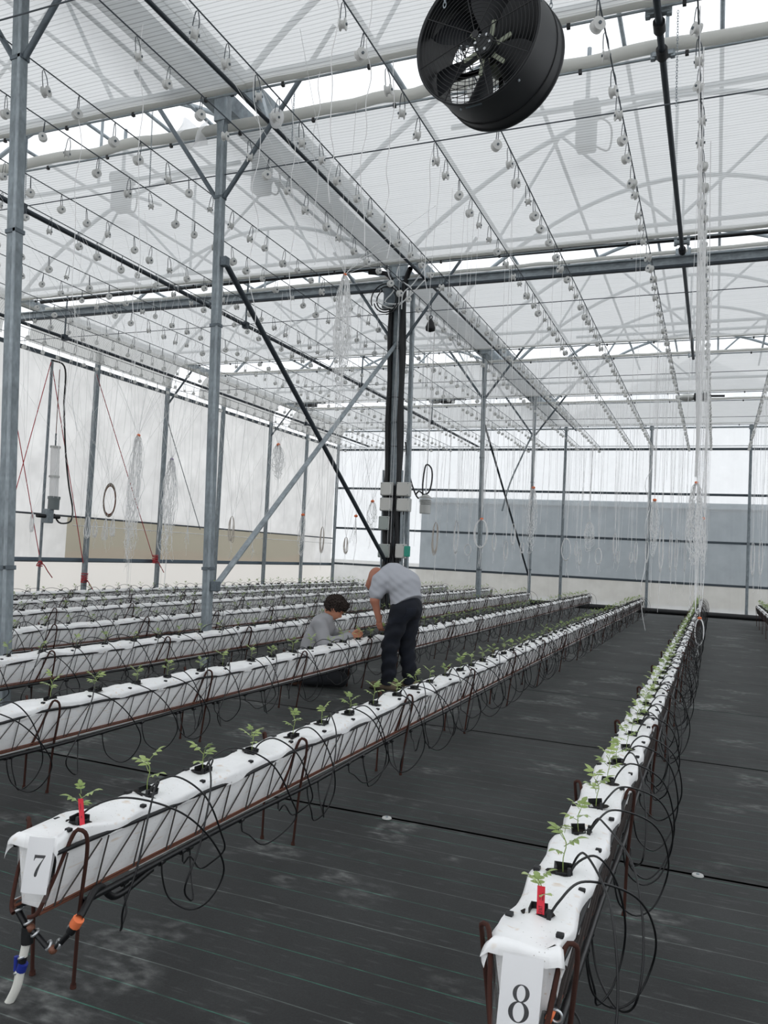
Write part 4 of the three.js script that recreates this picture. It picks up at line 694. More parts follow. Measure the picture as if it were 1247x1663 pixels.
  for (const p of PLANTS) {
    const a = p.k === 1 ? far : Math.floor(p.r * 6) * 2, m = part(p.d, 'drip_tube', shapes[a], M.blackHose); m.position.set(0, 0, p.z + 0.02);
    if (p.k > 1 && (p.k * 7) % 10 < 5) { const q = part(p.d, 'drip_tube', shapes[(a + 5) % 12], M.blackHose); q.position.set(-0.004, -0.004, p.z - 0.03); }
  }
}

// ------------------------------------------------------------------ seedlings
{
  const R = rng(555);
  const leaflet = (len, wid, fold) => gridGeo(2, 4, (u, v) => { const w = wid * Math.sin(Math.PI * Math.min(1, v * 0.92 + 0.06)) * (1 - 0.25 * v), s = (u - 0.5) * 2; return [s * w, fold * Math.abs(s) * w - len * 0.25 * v * v, len * v]; });
  const leafGeo = (seed) => {                                   // a compound tomato leaf, grown along +z
    const r = rng(seed), L = 0.044 + r() * 0.022, list = [rodGeo(V(0, 0, 0), V(0, 0.006, L * 0.75), 0.0012, 4)];
    list.push(leaflet(0.036, 0.011, 0.3).translate(0, 0.006, L * 0.75));
    for (const [f, sc] of [[0.72, 0.9], [0.42, 0.8]]) for (const s of [-1, 1]) list.push(leaflet(0.03 * sc, 0.0095 * sc, 0.3).rotateY(s * (0.95 + r() * 0.3)).translate(0, 0.005, L * f));
    return merge(list);
  };
  const leaves = [1, 2, 3, 4].map((k) => leafGeo(70 + k));
  const stemOf = (h, s) => { const r = rng(s); return tubeGeo([V(0, 0, 0), V((r() - 0.5) * 0.012, h * 0.4, (r() - 0.5) * 0.012), V((r() - 0.5) * 0.02, h * 0.75, (r() - 0.5) * 0.02), V((r() - 0.5) * 0.02, h, (r() - 0.5) * 0.02)], 0.0019, 5, 8); };
  const stems = [0.1, 0.12, 0.14].map((h, i) => [h, stemOf(h, 90 + i)]);
  const pot = (() => { const a = [boxGeo(0.058, 0.045, 0.004, 0, 0.008, -0.027), boxGeo(0.058, 0.026, 0.004, 0, 0.0, 0.027), boxGeo(0.004, 0.045, 0.056, -0.027, 0.008, 0), boxGeo(0.004, 0.03, 0.056, 0.027, 0.002, 0)]; return merge(a); })();
  const soil = merge([boxGeo(0.054, 0.006, 0.052, 0, 0.004, 0), gridGeo(6, 4, (u, v) => { const w = Math.sin(Math.PI * v) ** 0.5; return [lerp(-0.062, 0.058, u) * w, 0.0052, lerp(-0.04, 0.04, v)]; })]);
  const poses = (seed, h) => { const r = rng(seed), out = []; const n = 4 + Math.floor(r() * 2); for (let i = 0; i < n; i++) out.push({ y: h * (0.5 + 0.5 * i / (n - 1)), a: i * 2.4 + r() * 0.8, up: -0.15 - 0.55 * (i / n) - r() * 0.3, s: 0.75 + 0.45 * Math.sin(Math.PI * (i + 0.6) / n), g: Math.floor(r() * 4) }); return out; };
  const foliage = []; for (let k = 0; k < 6; k++) { const [h, sg] = stems[k % 3], list = [sg.clone()]; for (const q of poses(300 + k, h)) list.push(leaves[q.g].clone().scale(q.s, q.s, q.s).rotateX(q.up).rotateY(q.a).translate(0, q.y, 0)); foliage.push(merge(list)); }
  for (const p of PLANTS) { p.d3 = V(p.x, p.y, p.z).distanceTo(EYE); p.show = inView(V(p.x, p.y + 0.1, p.z), 20); }
  const seen = PLANTS.filter((p) => p.show).sort((a, b) => a.d3 - b.d3), ind = seen.slice(0, 300), rest = seen.slice(300);
  const count = {};
  ind.forEach((p, i) => {
    const sign = p.ord === 'seventh' ? 'from the sign reading seven' : p.ord === 'eighth' ? 'from the sign reading eight' : null;
    const label = sign ? `young tomato seedling in a black pot, ${ordinal(p.k)} ${sign}` : `small tomato seedling in a black pot on the ${p.ord} trough from the left, plant ${ordinal(p.k)} along`;
    const t = thing('tomato_seedling', sign ? label : `young tomato seedling in a black pot, ${ordinal(p.k)} along the ${p.ord} trough from the left`, 'seedling', V(p.x, p.y, p.z), `seedlings on the ${p.ord} trough`);
    t.scale.setScalar(p.s * (['eighth', 'seventh', 'sixth', 'ninth'].includes(p.ord) ? 0.82 : 0.7));
    const pt = part(t, 'pot', pot, M.black); pt.rotation.set(0.12 * (p.r - 0.5), p.a * 0.05, 0.3 * (p.r - 0.5)); part(pt, 'soil', soil, M.soil);
    const left = p.ord !== 'seventh' && p.ord !== 'eighth' && p.ord !== 'sixth' && p.ord !== 'ninth';
    if (left && p.r < 0.5) { t.children[0].scale.setScalar(0.9); }
    if (i < 70) {
      const [h, sg] = stems[p.k % 3]; part(t, 'stem', sg, M.stem);
      for (const q of poses(p.k * 7 + i, h)) { const l = part(t, 'leaf', leaves[q.g], q.g % 2 ? M.leaf : M.leaf2); l.position.y = q.y; l.rotation.set(q.up, q.a + p.a, 0, 'YXZ'); l.scale.setScalar(q.s * 1.1); }
    } else { const f = part(t, 'foliage', foliage[p.k % 6], M.leaf); f.rotation.y = p.a; }
  });
  if (rest.length) {
    const g = new THREE.Group(); g.name = 'distant_seedlings'; scene.add(g); g.userData = { label: 'rows of tiny tomato seedlings in black pots far along the troughs', category: 'seedlings', kind: 'stuff' };
    for (const [geo, m, n] of [[foliage[1], M.leaf, 'foliage'], [pot, M.black, 'pots']]) { const im = new THREE.InstancedMesh(geo, m, rest.length); im.name = n; im.userData.kind = 'stuff'; shade(im); rest.forEach((p, k) => im.setMatrixAt(k, new THREE.Matrix4().compose(V(p.x, p.y, p.z), new THREE.Quaternion().setFromAxisAngle(UPY, n === 'pots' ? 0 : p.a), V(p.s, p.s, p.s)))); g.add(im); }
  }
}

// ------------------------------------------------------------------ row signs, red plant tags, pipework
function canvasTex(w, h, draw) { const c = document.createElement('canvas'); c.width = w; c.height = h; draw(c.getContext('2d')); const t = new THREE.CanvasTexture(c); t.colorSpace = THREE.SRGBColorSpace; t.magFilter = THREE.LinearFilter; return t; }
function facing(w, h, map, mat) { const m = mat.clone(); m.map = map; m.color.set(0xffffff); const g = new THREE.PlaneGeometry(w, h); return [g, m]; }
{
  const seven = canvasTex(256, 540, (c) => {
    c.fillStyle = '#f7f7f9'; c.fillRect(0, 0, 256, 540); c.fillStyle = '#15161d'; c.translate(30, 20); c.scale(0.8, 0.86);
    c.beginPath(); c.moveTo(76, 172); c.lineTo(208, 172); c.lineTo(208, 184); c.bezierCurveTo(170, 262, 148, 318, 140, 394); c.bezierCurveTo(136, 424, 104, 424, 104, 392); c.bezierCurveTo(108, 334, 150, 268, 188, 206); c.lineTo(106, 206); c.bezierCurveTo(88, 206, 84, 218, 80, 238); c.lineTo(72, 238); c.closePath(); c.fill();
  });
  const eight = canvasTex(256, 540, (c) => {
    c.fillStyle = '#f7f7f9'; c.fillRect(0, 0, 256, 540);
    const ring = (x, y, a, b, ia, ib) => { c.fillStyle = '#15161d'; c.beginPath(); c.ellipse(x, y, a, b, 0, 0, 7); c.fill(); c.fillStyle = '#f7f7f9'; c.beginPath(); c.ellipse(x, y, ia, ib, 0, 0, 7); c.fill(); };
    ring(136, 222, 52, 54, 27, 48); ring(130, 334, 64, 64, 35, 58);
  });
  const sign = (num, map, tl, tr, bl, label) => {
    const t = thing('row_sign', label, 'sign');
    const du = tr.clone().sub(tl), dv = bl.clone().sub(tl), n = V(0, 0, 0).crossVectors(dv, du).normalize();
    const quad = (m0, m1, off) => gridGeo(4, 6, (u, v) => { const q = tl.clone().addScaledVector(du, lerp(-m0, 1 + m0, u)).addScaledVector(dv, lerp(-m0 * 0.3, 1 + m1, v)).addScaledVector(n, off + 0.004 * Math.sin(u * 3)); return [q.x, q.y, q.z]; }, (u, v) => [u, 1 - v]);
    part(t, 'paper', quad(0, 0, 0), std(0xffffff, 0.7, { map, side: THREE.DoubleSide }), `white paper with a black ${num}`);
    part(t, 'plastic_sleeve', quad(0.12, 0.12, 0.004), new THREE.MeshPhysicalMaterial({ color: 0xffffff, roughness: 0.12, transmission: 0.96, thickness: 0, side: THREE.DoubleSide }), 'clear plastic sleeve');
  };
  sign('7', seven, onZ(48, 1358, -1.96), onZ(90, 1361, -1.96), onZ(33, 1449, -1.955), 'paper sign reading seven on the end of a trough');
  sign('8', eight, onZ(817, 1547, -1.99), onZ(884, 1558, -1.99), onZ(803, 1692, -1.975), 'paper sign reading eight on the end of a trough');
  const tagTex = (big) => canvasTex(64, 400, (c) => {
    c.fillStyle = '#d8283c'; c.fillRect(0, 0, 64, 400); c.fillStyle = '#3a0d14'; c.save(); c.translate(big ? 44 : 40, big ? 385 : 220); c.rotate(-Math.PI / 2);
    if (big) { c.font = 'bold 44px sans-serif'; c.fillText('VALENT', 0, 4); c.font = 'bold 17px sans-serif'; c.fillText('TOMATE', 225, -14); c.fillText('RAMA 2021', 225, 10); } else { c.font = 'bold 24px sans-serif'; c.fillText('TOMATE', 60, -6); c.font = 'bold 30px sans-serif'; c.fillText('VA', -60, 0); }
    c.restore();
  });
  for (const [a, b, z, big, label] of [[[131, 1297], [134, 1343], -2.125, false, 'red plastic plant tag standing at the start of the seventh trough'], [[879, 1439], [877, 1496], -2.22, true, 'red plastic plant tag standing at the start of the eighth trough']]) {
    const p = onZ(...a, z), q = onZ(...b, z), m = p.clone().add(q).multiplyScalar(0.5), h = p.distanceTo(q), t = thing('plant_tag', label, 'plant tag', m);
    t.quaternion.setFromUnitVectors(UPY, p.clone().sub(q).normalize());
    part(t, 'blade', boxGeo(0.021, h, 0.0012), std(0xd8283c, 0.5), 'red plastic strip');
    const [g, mt] = facing(0.0205, h * 0.98, tagTex(big), std(0xffffff, 0.5)); part(t, 'print', g.translate(0, 0, 0.0012), mt, 'dark lettering');
    part(t, 'point', new THREE.ConeGeometry(0.009, 0.03, 4).scale(1, 1, 0.2).rotateZ(Math.PI).translate(0, -h / 2 - 0.012, 0), std(0xd8283c, 0.5));
  }
  // pipework below the 7 sign
  const Z = -2.02, P = (u, v) => onZ(u, v, Z), t = thing('irrigation_pipework', 'black pipe elbows with clamps, blue valve and white hose below the seven sign', 'pipework');
  const elbow = (u, v) => part(t, 'elbow', new THREE.SphereGeometry(0.014, 14, 10).translate(...P(u, v).toArray()), M.copper, 'brown elbow');
  const run = (a, b, r, m, n, l) => part(t, n, rodGeo(P(...a), P(...b), r, 10), m, l);
  run([52, 1461], [30, 1468], 0.012, M.blackHose, 'pipe'); elbow(25, 1471); run([27, 1474], [42, 1502], 0.0105, M.blackHose, 'pipe'); elbow(50, 1507); run([54, 1512], [78, 1540], 0.009, M.blackHose, 'pipe'); elbow(86, 1542); run([92, 1538], [118, 1510], 0.009, M.blackHose, 'pipe'); run([114, 1514], [121, 1503], 0.014, M.black, 'pipe_socket');
  run([121, 1503], [128, 1492], 0.0185, M.orange, 'coupling_nut', 'orange coupling nut');
  part(t, 'pipe', tubeGeo([P(128, 1492), onX(163, 1440, -1.9), V(-1.9, 0.26, -2.3), V(-1.9, 0.287, -2.5)], 0.0125, 8, 30), M.blackHose);
  run([45, 1505], [44, 1532], 0.019, M.black, 'valve_tee'); run([43, 1530], [38, 1552], 0.0135, M.hose, 'hose', 'white hose'); run([38, 1552], [32, 1578], 0.013, M.black, 'valve_body');
  run([27, 1553], [26, 1576], 0.008, M.blue, 'valve_handle', 'blue valve handle'); run([38, 1564], [34, 1576], 0.016, M.blue, 'valve_handle', 'blue valve handle');
  part(t, 'hose', tubeGeo([P(33, 1576), P(28, 1600), P(18, 1622), P(7, 1640)], 0.0145, 8, 20), M.hose, 'white hose');
  for (const [u, v] of [[31, 1477], [27, 1460], [46, 1497], [57, 1515], [79, 1535], [95, 1533], [113, 1511], [37, 1553], [30, 1578]]) { const c = part(t, 'hose_clamp', new THREE.TorusGeometry(0.0125, 0.0048, 6, 16), M.steel, 'shiny hose clamp'); c.position.copy(P(u, v)); c.rotation.set(1.0 + u * 0.02, 0.5, v); }
  const t8 = thing('irrigation_pipework', 'orange coupling and black pipe low beside the eight sign', 'pipework'), Q = (u, v) => onZ(u, v, -2.02);
  part(t8, 'coupling_nut', rodGeo(Q(888, 1645), Q(899, 1652), 0.016, 10), M.orange, 'orange coupling nut'); part(t8, 'pipe', rodGeo(Q(899, 1652), onZ(896, 1615, -2.15), 0.012, 8), M.blackHose); part(t8, 'pipe', rodGeo(Q(888, 1645), V(-0.42, 0.02, -1.95), 0.012, 8), M.blackHose); part(t8, 'hose_clamp', new THREE.TorusGeometry(0.014, 0.004, 6, 14).translate(...Q(903, 1650).toArray()), M.steel);
}

// ------------------------------------------------------------------ people
function surfaceNets(sdf, lo, hi, cell) {
  const n = [0, 1, 2].map((i) => Math.ceil((hi.getComponent(i) - lo.getComponent(i)) / cell) + 1), [nx, ny, nz] = n, f = new Float32Array(nx * ny * nz);
  for (let k = 0; k < nz; k++) for (let j = 0; j < ny; j++) for (let i = 0; i < nx; i++) f[(k * ny + j) * nx + i] = sdf(lo.x + i * cell, lo.y + j * cell, lo.z + k * cell);
  const id = new Int32Array(nx * ny * nz).fill(-1), pos = [], ix = [];
  const E = [[0, 1], [2, 3], [4, 5], [6, 7], [0, 2], [1, 3], [4, 6], [5, 7], [0, 4], [1, 5], [2, 6], [3, 7]];
  for (let k = 0; k < nz - 1; k++) for (let j = 0; j < ny - 1; j++) for (let i = 0; i < nx - 1; i++) {
    const c = []; let inside = 0; for (let q = 0; q < 8; q++) { const v = f[((k + (q >> 2)) * ny + j + ((q >> 1) & 1)) * nx + i + (q & 1)]; c.push(v); if (v < 0) inside++; }
    if (!inside || inside === 8) continue;
    let x = 0, y = 0, z = 0, m = 0; for (const [a, b] of E) if ((c[a] < 0) !== (c[b] < 0)) { const t = c[a] / (c[a] - c[b]); x += (a & 1) + t * ((b & 1) - (a & 1)); y += ((a >> 1) & 1) + t * (((b >> 1) & 1) - ((a >> 1) & 1)); z += (a >> 2) + t * ((b >> 2) - (a >> 2)); m++; }
    id[(k * ny + j) * nx + i] = pos.length / 3; pos.push(lo.x + (i + x / m) * cell, lo.y + (j + y / m) * cell, lo.z + (k + z / m) * cell);
  }
  const at = (i, j, k) => id[(k * ny + j) * nx + i];
  for (let k = 1; k < nz - 1; k++) for (let j = 1; j < ny - 1; j++) for (let i = 1; i < nx - 1; i++) {
    const s = f[(k * ny + j) * nx + i] < 0;
    const face = (b, q) => { if (s === (b < 0)) return; if (q.some((v) => v < 0)) return; if (s) ix.push(q[0], q[1], q[2], q[0], q[2], q[3]); else ix.push(q[0], q[2], q[1], q[0], q[3], q[2]); };
    face(f[(k * ny + j) * nx + i + 1], [at(i, j - 1, k - 1), at(i, j, k - 1), at(i, j, k), at(i, j - 1, k)]);
    face(f[(k * ny + j + 1) * nx + i], [at(i - 1, j, k - 1), at(i - 1, j, k), at(i, j, k), at(i, j, k - 1)]);
    face(f[((k + 1) * ny + j) * nx + i], [at(i - 1, j - 1, k), at(i, j - 1, k), at(i, j, k), at(i - 1, j, k)]);
  }
  const g = new THREE.BufferGeometry(); g.setAttribute('position', new THREE.Float32BufferAttribute(pos, 3)); g.setIndex(ix);
  const nor = [], e = cell * 0.6; for (let i = 0; i < pos.length; i += 3) { const [x, y, z] = [pos[i], pos[i + 1], pos[i + 2]]; const v = V(sdf(x + e, y, z) - sdf(x - e, y, z), sdf(x, y + e, z) - sdf(x, y - e, z), sdf(x, y, z + e) - sdf(x, y, z - e)).normalize(); nor.push(v.x, v.y, v.z); }
  g.setAttribute('normal', new THREE.Float32BufferAttribute(nor, 3)); g.setAttribute('uv', new THREE.Float32BufferAttribute(pos.flatMap((_, i) => i % 3 ? [] : [pos[i] * 3 + pos[i + 2] * 3, pos[i + 1] * 3]), 2));
  return g;
}
const capsule = (a, b, ra, rb, sx = 1) => { const dx = b[0] - a[0], dy = b[1] - a[1], dz = b[2] - a[2], l2 = dx * dx + dy * dy + dz * dz || 1e-9; return (x, y, z) => { let t = ((x - a[0]) * dx + (y - a[1]) * dy + (z - a[2]) * dz) / l2; t = t < 0 ? 0 : t > 1 ? 1 : t; const X = x - a[0] - dx * t, Y = y - a[1] - dy * t, Z = (z - a[2] - dz * t) * sx; return Math.sqrt(X * X + Y * Y + Z * Z) - (ra + (rb - ra) * t); }; };
const ellip = (c, r) => (x, y, z) => { const a = (x - c[0]) / r[0], b = (y - c[1]) / r[1], d = (z - c[2]) / r[2], q = Math.sqrt(a * a + b * b + d * d); return (q - 1) * Math.min(...r); };
const blend = (list, k) => (x, y, z) => { let d = 9; for (const f of list) { const v = f(x, y, z), h = Math.max(0, Math.min(1, 0.5 + 0.5 * (v - d) / k)); d = v * (1 - h) + d * h - k * h * (1 - h); } return d; };
const boxOf = (pts, m) => { const lo = V(9, 9, 9), hi = V(-9, -9, -9); for (const p of pts) { lo.min(V(...p)); hi.max(V(...p)); } return [lo.subScalar(m), hi.addScalar(m)]; };
// a hand: palm and five separate fingers; w wrist, d pointing along the fingers, s towards the thumb side, curl 0..1
function handParts(w, d, s, curl, sc = 1) {
  d = V(...d).normalize(); s = V(...s); s.addScaledVector(d, -s.dot(d)).normalize(); const n = V(0, 0, 0).crossVectors(s, d), o = V(...w), P = (a, b, c) => { const q = o.clone().addScaledVector(d, a * sc).addScaledVector(s, b * sc).addScaledVector(n, c * sc); return [q.x, q.y, q.z]; };
  const palm = [capsule(P(0, 0, 0), P(0.03, 0.012, 0), 0.026 * sc, 0.024 * sc), capsule(P(0.03, 0.02, 0), P(0.08, 0.024, 0), 0.02 * sc, 0.015 * sc), capsule(P(0.03, -0.015, 0), P(0.078, -0.024, 0), 0.019 * sc, 0.014 * sc), capsule(P(0.04, 0, 0), P(0.082, 0, 0), 0.02 * sc, 0.016 * sc)], fingers = [];
  [[0.029, 0.07], [0.01, 0.078], [-0.01, 0.073], [-0.028, 0.058]].forEach(([b, L]) => { let a = 0.084, c = 0, ang = 0.15, prev = P(a, b, c); for (let i = 0; i < 3; i++) { ang += curl * (i ? 0.75 : 0.45); const l = L * [0.45, 0.32, 0.23][i]; a += Math.cos(ang) * l; c -= Math.sin(ang) * l; const q = P(a, b * (1 - 0.06 * i), c); fingers.push(capsule(prev, q, (0.0092 - 0.0008 * i) * sc, (0.0086 - 0.001 * i) * sc)); prev = q; } });
  const th = [P(0.02, 0.022, -0.004), P(0.05, 0.05, -0.014), P(0.078, 0.056, -0.026 - 0.01 * curl), P(0.1, 0.048, -0.036 - 0.014 * curl)];
  for (let i = 0; i < 3; i++) fingers.push(capsule(th[i], th[i + 1], [0.014, 0.011, 0.0095][i] * sc, [0.0115, 0.0098, 0.0085][i] * sc));
  return [blend([...palm], 0.012), ...fingers];
}
const skinMat = std(0xb98066, 0.6), skinTan = std(0xa9705a, 0.6);
const jeanTex = dataTex(256, 256, (u, v, x, y) => { const n = fbm(u, v, 6, 4, 111), g = 150 + 95 * n + hash2(x, y, 3) * 24 - ((x + y) % 4 === 0 ? 14 : 0); return [g, g, g]; });
{ // ---- the standing man, bending over the sixth trough; local axes: x forward, y up, z to his right-hand side reversed (left = -z)
  const o = thing('person', 'person in grey T-shirt and dark jeans bending over the sixth trough, hand on thigh', 'person', V(-3.2, 0, -8.3));
  o.rotation.y = Math.PI - 0.26;                               // local +x looks towards -x in the house; local -z is his left
  const Lz = -1;                                                // left side sign in local z
  const J = { pel: [-0.09, 0.95, 0], mid: [-0.03, 1.17, 0], up: [0.12, 1.24, 0], neck: [0.24, 1.2, 0], head: [0.34, 1.22, -0.02],
    shL: [0.16, 1.19, 0.19 * Lz], elL: [0.17, 0.98, 0.25 * Lz], wrL: [0.14, 0.76, 0.19 * Lz], shR: [0.18, 1.18, -0.19 * Lz], elR: [0.16, 0.97, -0.24 * Lz], wrR: [0.1, 0.76, -0.17 * Lz],
    hipL: [-0.08, 0.9, 0.095 * Lz], knL: [0.04, 0.49, 0.1 * Lz], anL: [0.03, 0.09, 0.11 * Lz], hipR: [-0.08, 0.9, -0.095 * Lz], knR: [-0.03, 0.49, -0.11 * Lz], anR: [-0.1, 0.09, -0.13 * Lz] };
  const torso = [ellip([J.pel[0], J.pel[1], 0], [0.15, 0.14, 0.175]), capsule(J.pel, J.mid, 0.145, 0.15, 0.82), capsule(J.mid, J.up, 0.15, 0.14, 0.76), capsule(J.up, J.neck, 0.13, 0.075, 0.8), capsule([J.shL[0] - 0.02, J.shL[1] - 0.02, J.shL[2] * 0.9], [J.shR[0] - 0.02, J.shR[1] - 0.02, J.shR[2] * 0.9], 0.075, 0.075)];
  const arms = [capsule(J.shL, J.elL, 0.062, 0.046), capsule(J.elL, J.wrL, 0.046, 0.03), capsule(J.shR, J.elR, 0.062, 0.046), capsule(J.elR, J.wrR, 0.046, 0.03)];
  const legs = [capsule(J.hipL, J.knL, 0.1, 0.068), capsule(J.knL, J.anL, 0.064, 0.045), capsule(J.hipR, J.knR, 0.1, 0.068), capsule(J.knR, J.anR, 0.064, 0.045)];
  const head = [ellip([J.head[0], J.head[1], J.head[2]], [0.1, 0.118, 0.08]), ellip([J.head[0] + 0.06, J.head[1] - 0.075, J.head[2]], [0.07, 0.075, 0.06]), capsule(J.neck, [J.head[0] - 0.03, J.head[1] - 0.02, J.head[2]], 0.062, 0.06),
    capsule([J.head[0] + 0.1, J.head[1] - 0.06, J.head[2]], [J.head[0] + 0.135, J.head[1] - 0.095, J.head[2]], 0.012, 0.017), ellip([J.head[0] + 0.0, J.head[1] - 0.03, J.head[2] + 0.08 * Lz], [0.025, 0.034, 0.014]), ellip([J.head[0], J.head[1] - 0.03, J.head[2] - 0.08 * Lz], [0.025, 0.034, 0.014])];
  const bodyF = blend([...torso.map((f) => (x, y, z) => f(x, y, z) + 0.04), ...arms, ...legs.map((f) => (x, y, z) => f(x, y, z) + 0.02), ...head], 0.03);
  const [lo, hi] = boxOf(Object.values(J), 0.2); lo.y = 0.05;
  const hl = handParts(J.wrL, [-0.05, -1, 0.3 * -Lz], [0.9, -0.1, 0], 0.75), hr = handParts(J.wrR, [0.35, -1, 0], [0, 0, Lz], 0.5);
  const handGeo = (parts, w) => surfaceNets(blend([capsule(w, [w[0], w[1] + 0.05, w[2]], 0.029, 0.032), ...parts], 0.005), V(w[0] - 0.17, w[1] - 0.22, w[2] - 0.14), V(w[0] + 0.17, w[1] + 0.06, w[2] + 0.14), 0.0045);
  part(o, 'body', merge([surfaceNets(bodyF, lo, hi, 0.013), handGeo(hl, J.wrL), handGeo(hr, J.wrR)]), skinTan, 'bald sunburnt head and bare forearms');
  const wr = (x, y, z) => 0.0026 * Math.sin(x * 26 + y * 52 + Math.sin(z * 15) * 1.8) + 0.0016 * Math.sin(y * 80 - x * 50 + z * 22);
  const hem = (x, y) => (y - (0.955 + (x + 0.09) * -0.75));                                            // shirt ends over the belt line
  const shirtF = (x, y, z) => Math.max(blend([...torso, capsule(J.shL, [lerp(J.shL[0], J.elL[0], 0.62), lerp(J.shL[1], J.elL[1], 0.62), lerp(J.shL[2], J.elL[2], 0.62)], 0.078, 0.078), capsule(J.shR, [lerp(J.shR[0], J.elR[0], 0.6), lerp(J.shR[1], J.elR[1], 0.6), lerp(J.shR[2], J.elR[2], 0.6)], 0.078, 0.076)], 0.06)(x, y, z) - 0.008 - wr(x, y, z), -hem(x, y), -(capsule([J.neck[0] + 0.03, J.neck[1], 0], J.head, 0.072, 0.1)(x, y, z)));
  part(o, 'shirt', surfaceNets(shirtF, lo, hi, 0.011), std(0xa9abb2, 0.9), 'light grey T-shirt');
  const jw = (x, y, z) => 0.007 * Math.sin(y * 46 + x * 30 + Math.sin(z * 40)) * (y < 0.75 ? 1 : 0.4);
  const jeans = (x, y, z) => Math.max(blend([ellip([J.pel[0], 0.92, 0], [0.155, 0.14, 0.18]), capsule(J.hipL, J.knL, 0.112, 0.085), capsule(J.knL, [J.anL[0], 0.07, J.anL[2]], 0.082, 0.074), capsule(J.hipR, J.knR, 0.112, 0.085), capsule(J.knR, [J.anR[0], 0.07, J.anR[2]], 0.082, 0.074)], 0.035)(x, y, z) - 0.006 - jw(x, y, z), hem(x, y) - 0.09, 0.07 - y);
  const jm = std(0x171d2b, 0.9, { map: jeanTex });
  const je = part(o, 'jeans', surfaceNets(jeans, V(lo.x, 0.03, lo.z), V(hi.x, 1.15, hi.z), 0.012), jm, 'dark navy jeans');
  part(je, 'back_pocket', surfaceNets((x, y, z) => Math.max(jeans(x, y, z) - 0.004, Math.abs(y - 0.86) - 0.065, Math.abs(z - 0.1 * Lz) - 0.055, x + 0.12), V(-0.32, 0.77, 0.1 * Lz - 0.08), V(-0.08, 0.95, 0.1 * Lz + 0.08), 0.007), std(0x1d2434, 0.9, { map: jeanTex })); part(je, 'belt', new THREE.TorusGeometry(0.168, 0.013, 6, 32).scale(0.9, 1.05, 1).rotateX(Math.PI / 2).rotateZ(-0.6).translate(-0.075, 0.975, 0), std(0x1b1612, 0.7));
  for (const [a, s] of [['anL', Lz], ['anR', -Lz]]) {
    const [ax, , az] = J[a], sh = blend([capsule([ax - 0.07, 0.056, az], [ax + 0.06, 0.062, az], 0.05, 0.052), capsule([ax + 0.06, 0.055, az], [ax + 0.2, 0.045, az + 0.01 * s], 0.05, 0.04), capsule([ax - 0.02, 0.06, az], [ax - 0.02, 0.11, az], 0.048, 0.05)], 0.03);
    const shoe = part(o, 'shoe', surfaceNets((x, y, z) => Math.max(sh(x, y, z), 0.016 - y), V(ax - 0.16, 0, az - 0.1), V(ax + 0.29, 0.2, az + 0.1), 0.009), std(0x6d6150, 0.9), 'brown hiking shoe');
    part(shoe, 'sole', surfaceNets((x, y, z) => Math.max(sh(x, 0.05, z) - 0.006, y - 0.022, 0.002 - y), V(ax - 0.16, -0.01, az - 0.1), V(ax + 0.29, 0.05, az + 0.1), 0.008), std(0x24211d, 0.9));
    part(shoe, 'laces', merge([0, 1, 2, 3].map((i) => tubeGeo([V(ax + 0.04 + i * 0.024, 0.085 - i * 0.004, az - 0.032), V(ax + 0.045 + i * 0.024, 0.108 - i * 0.006, az), V(ax + 0.04 + i * 0.024, 0.085 - i * 0.004, az + 0.032)], 0.003, 4, 6))), std(0x8a7c5e, 0.9));
  }
}
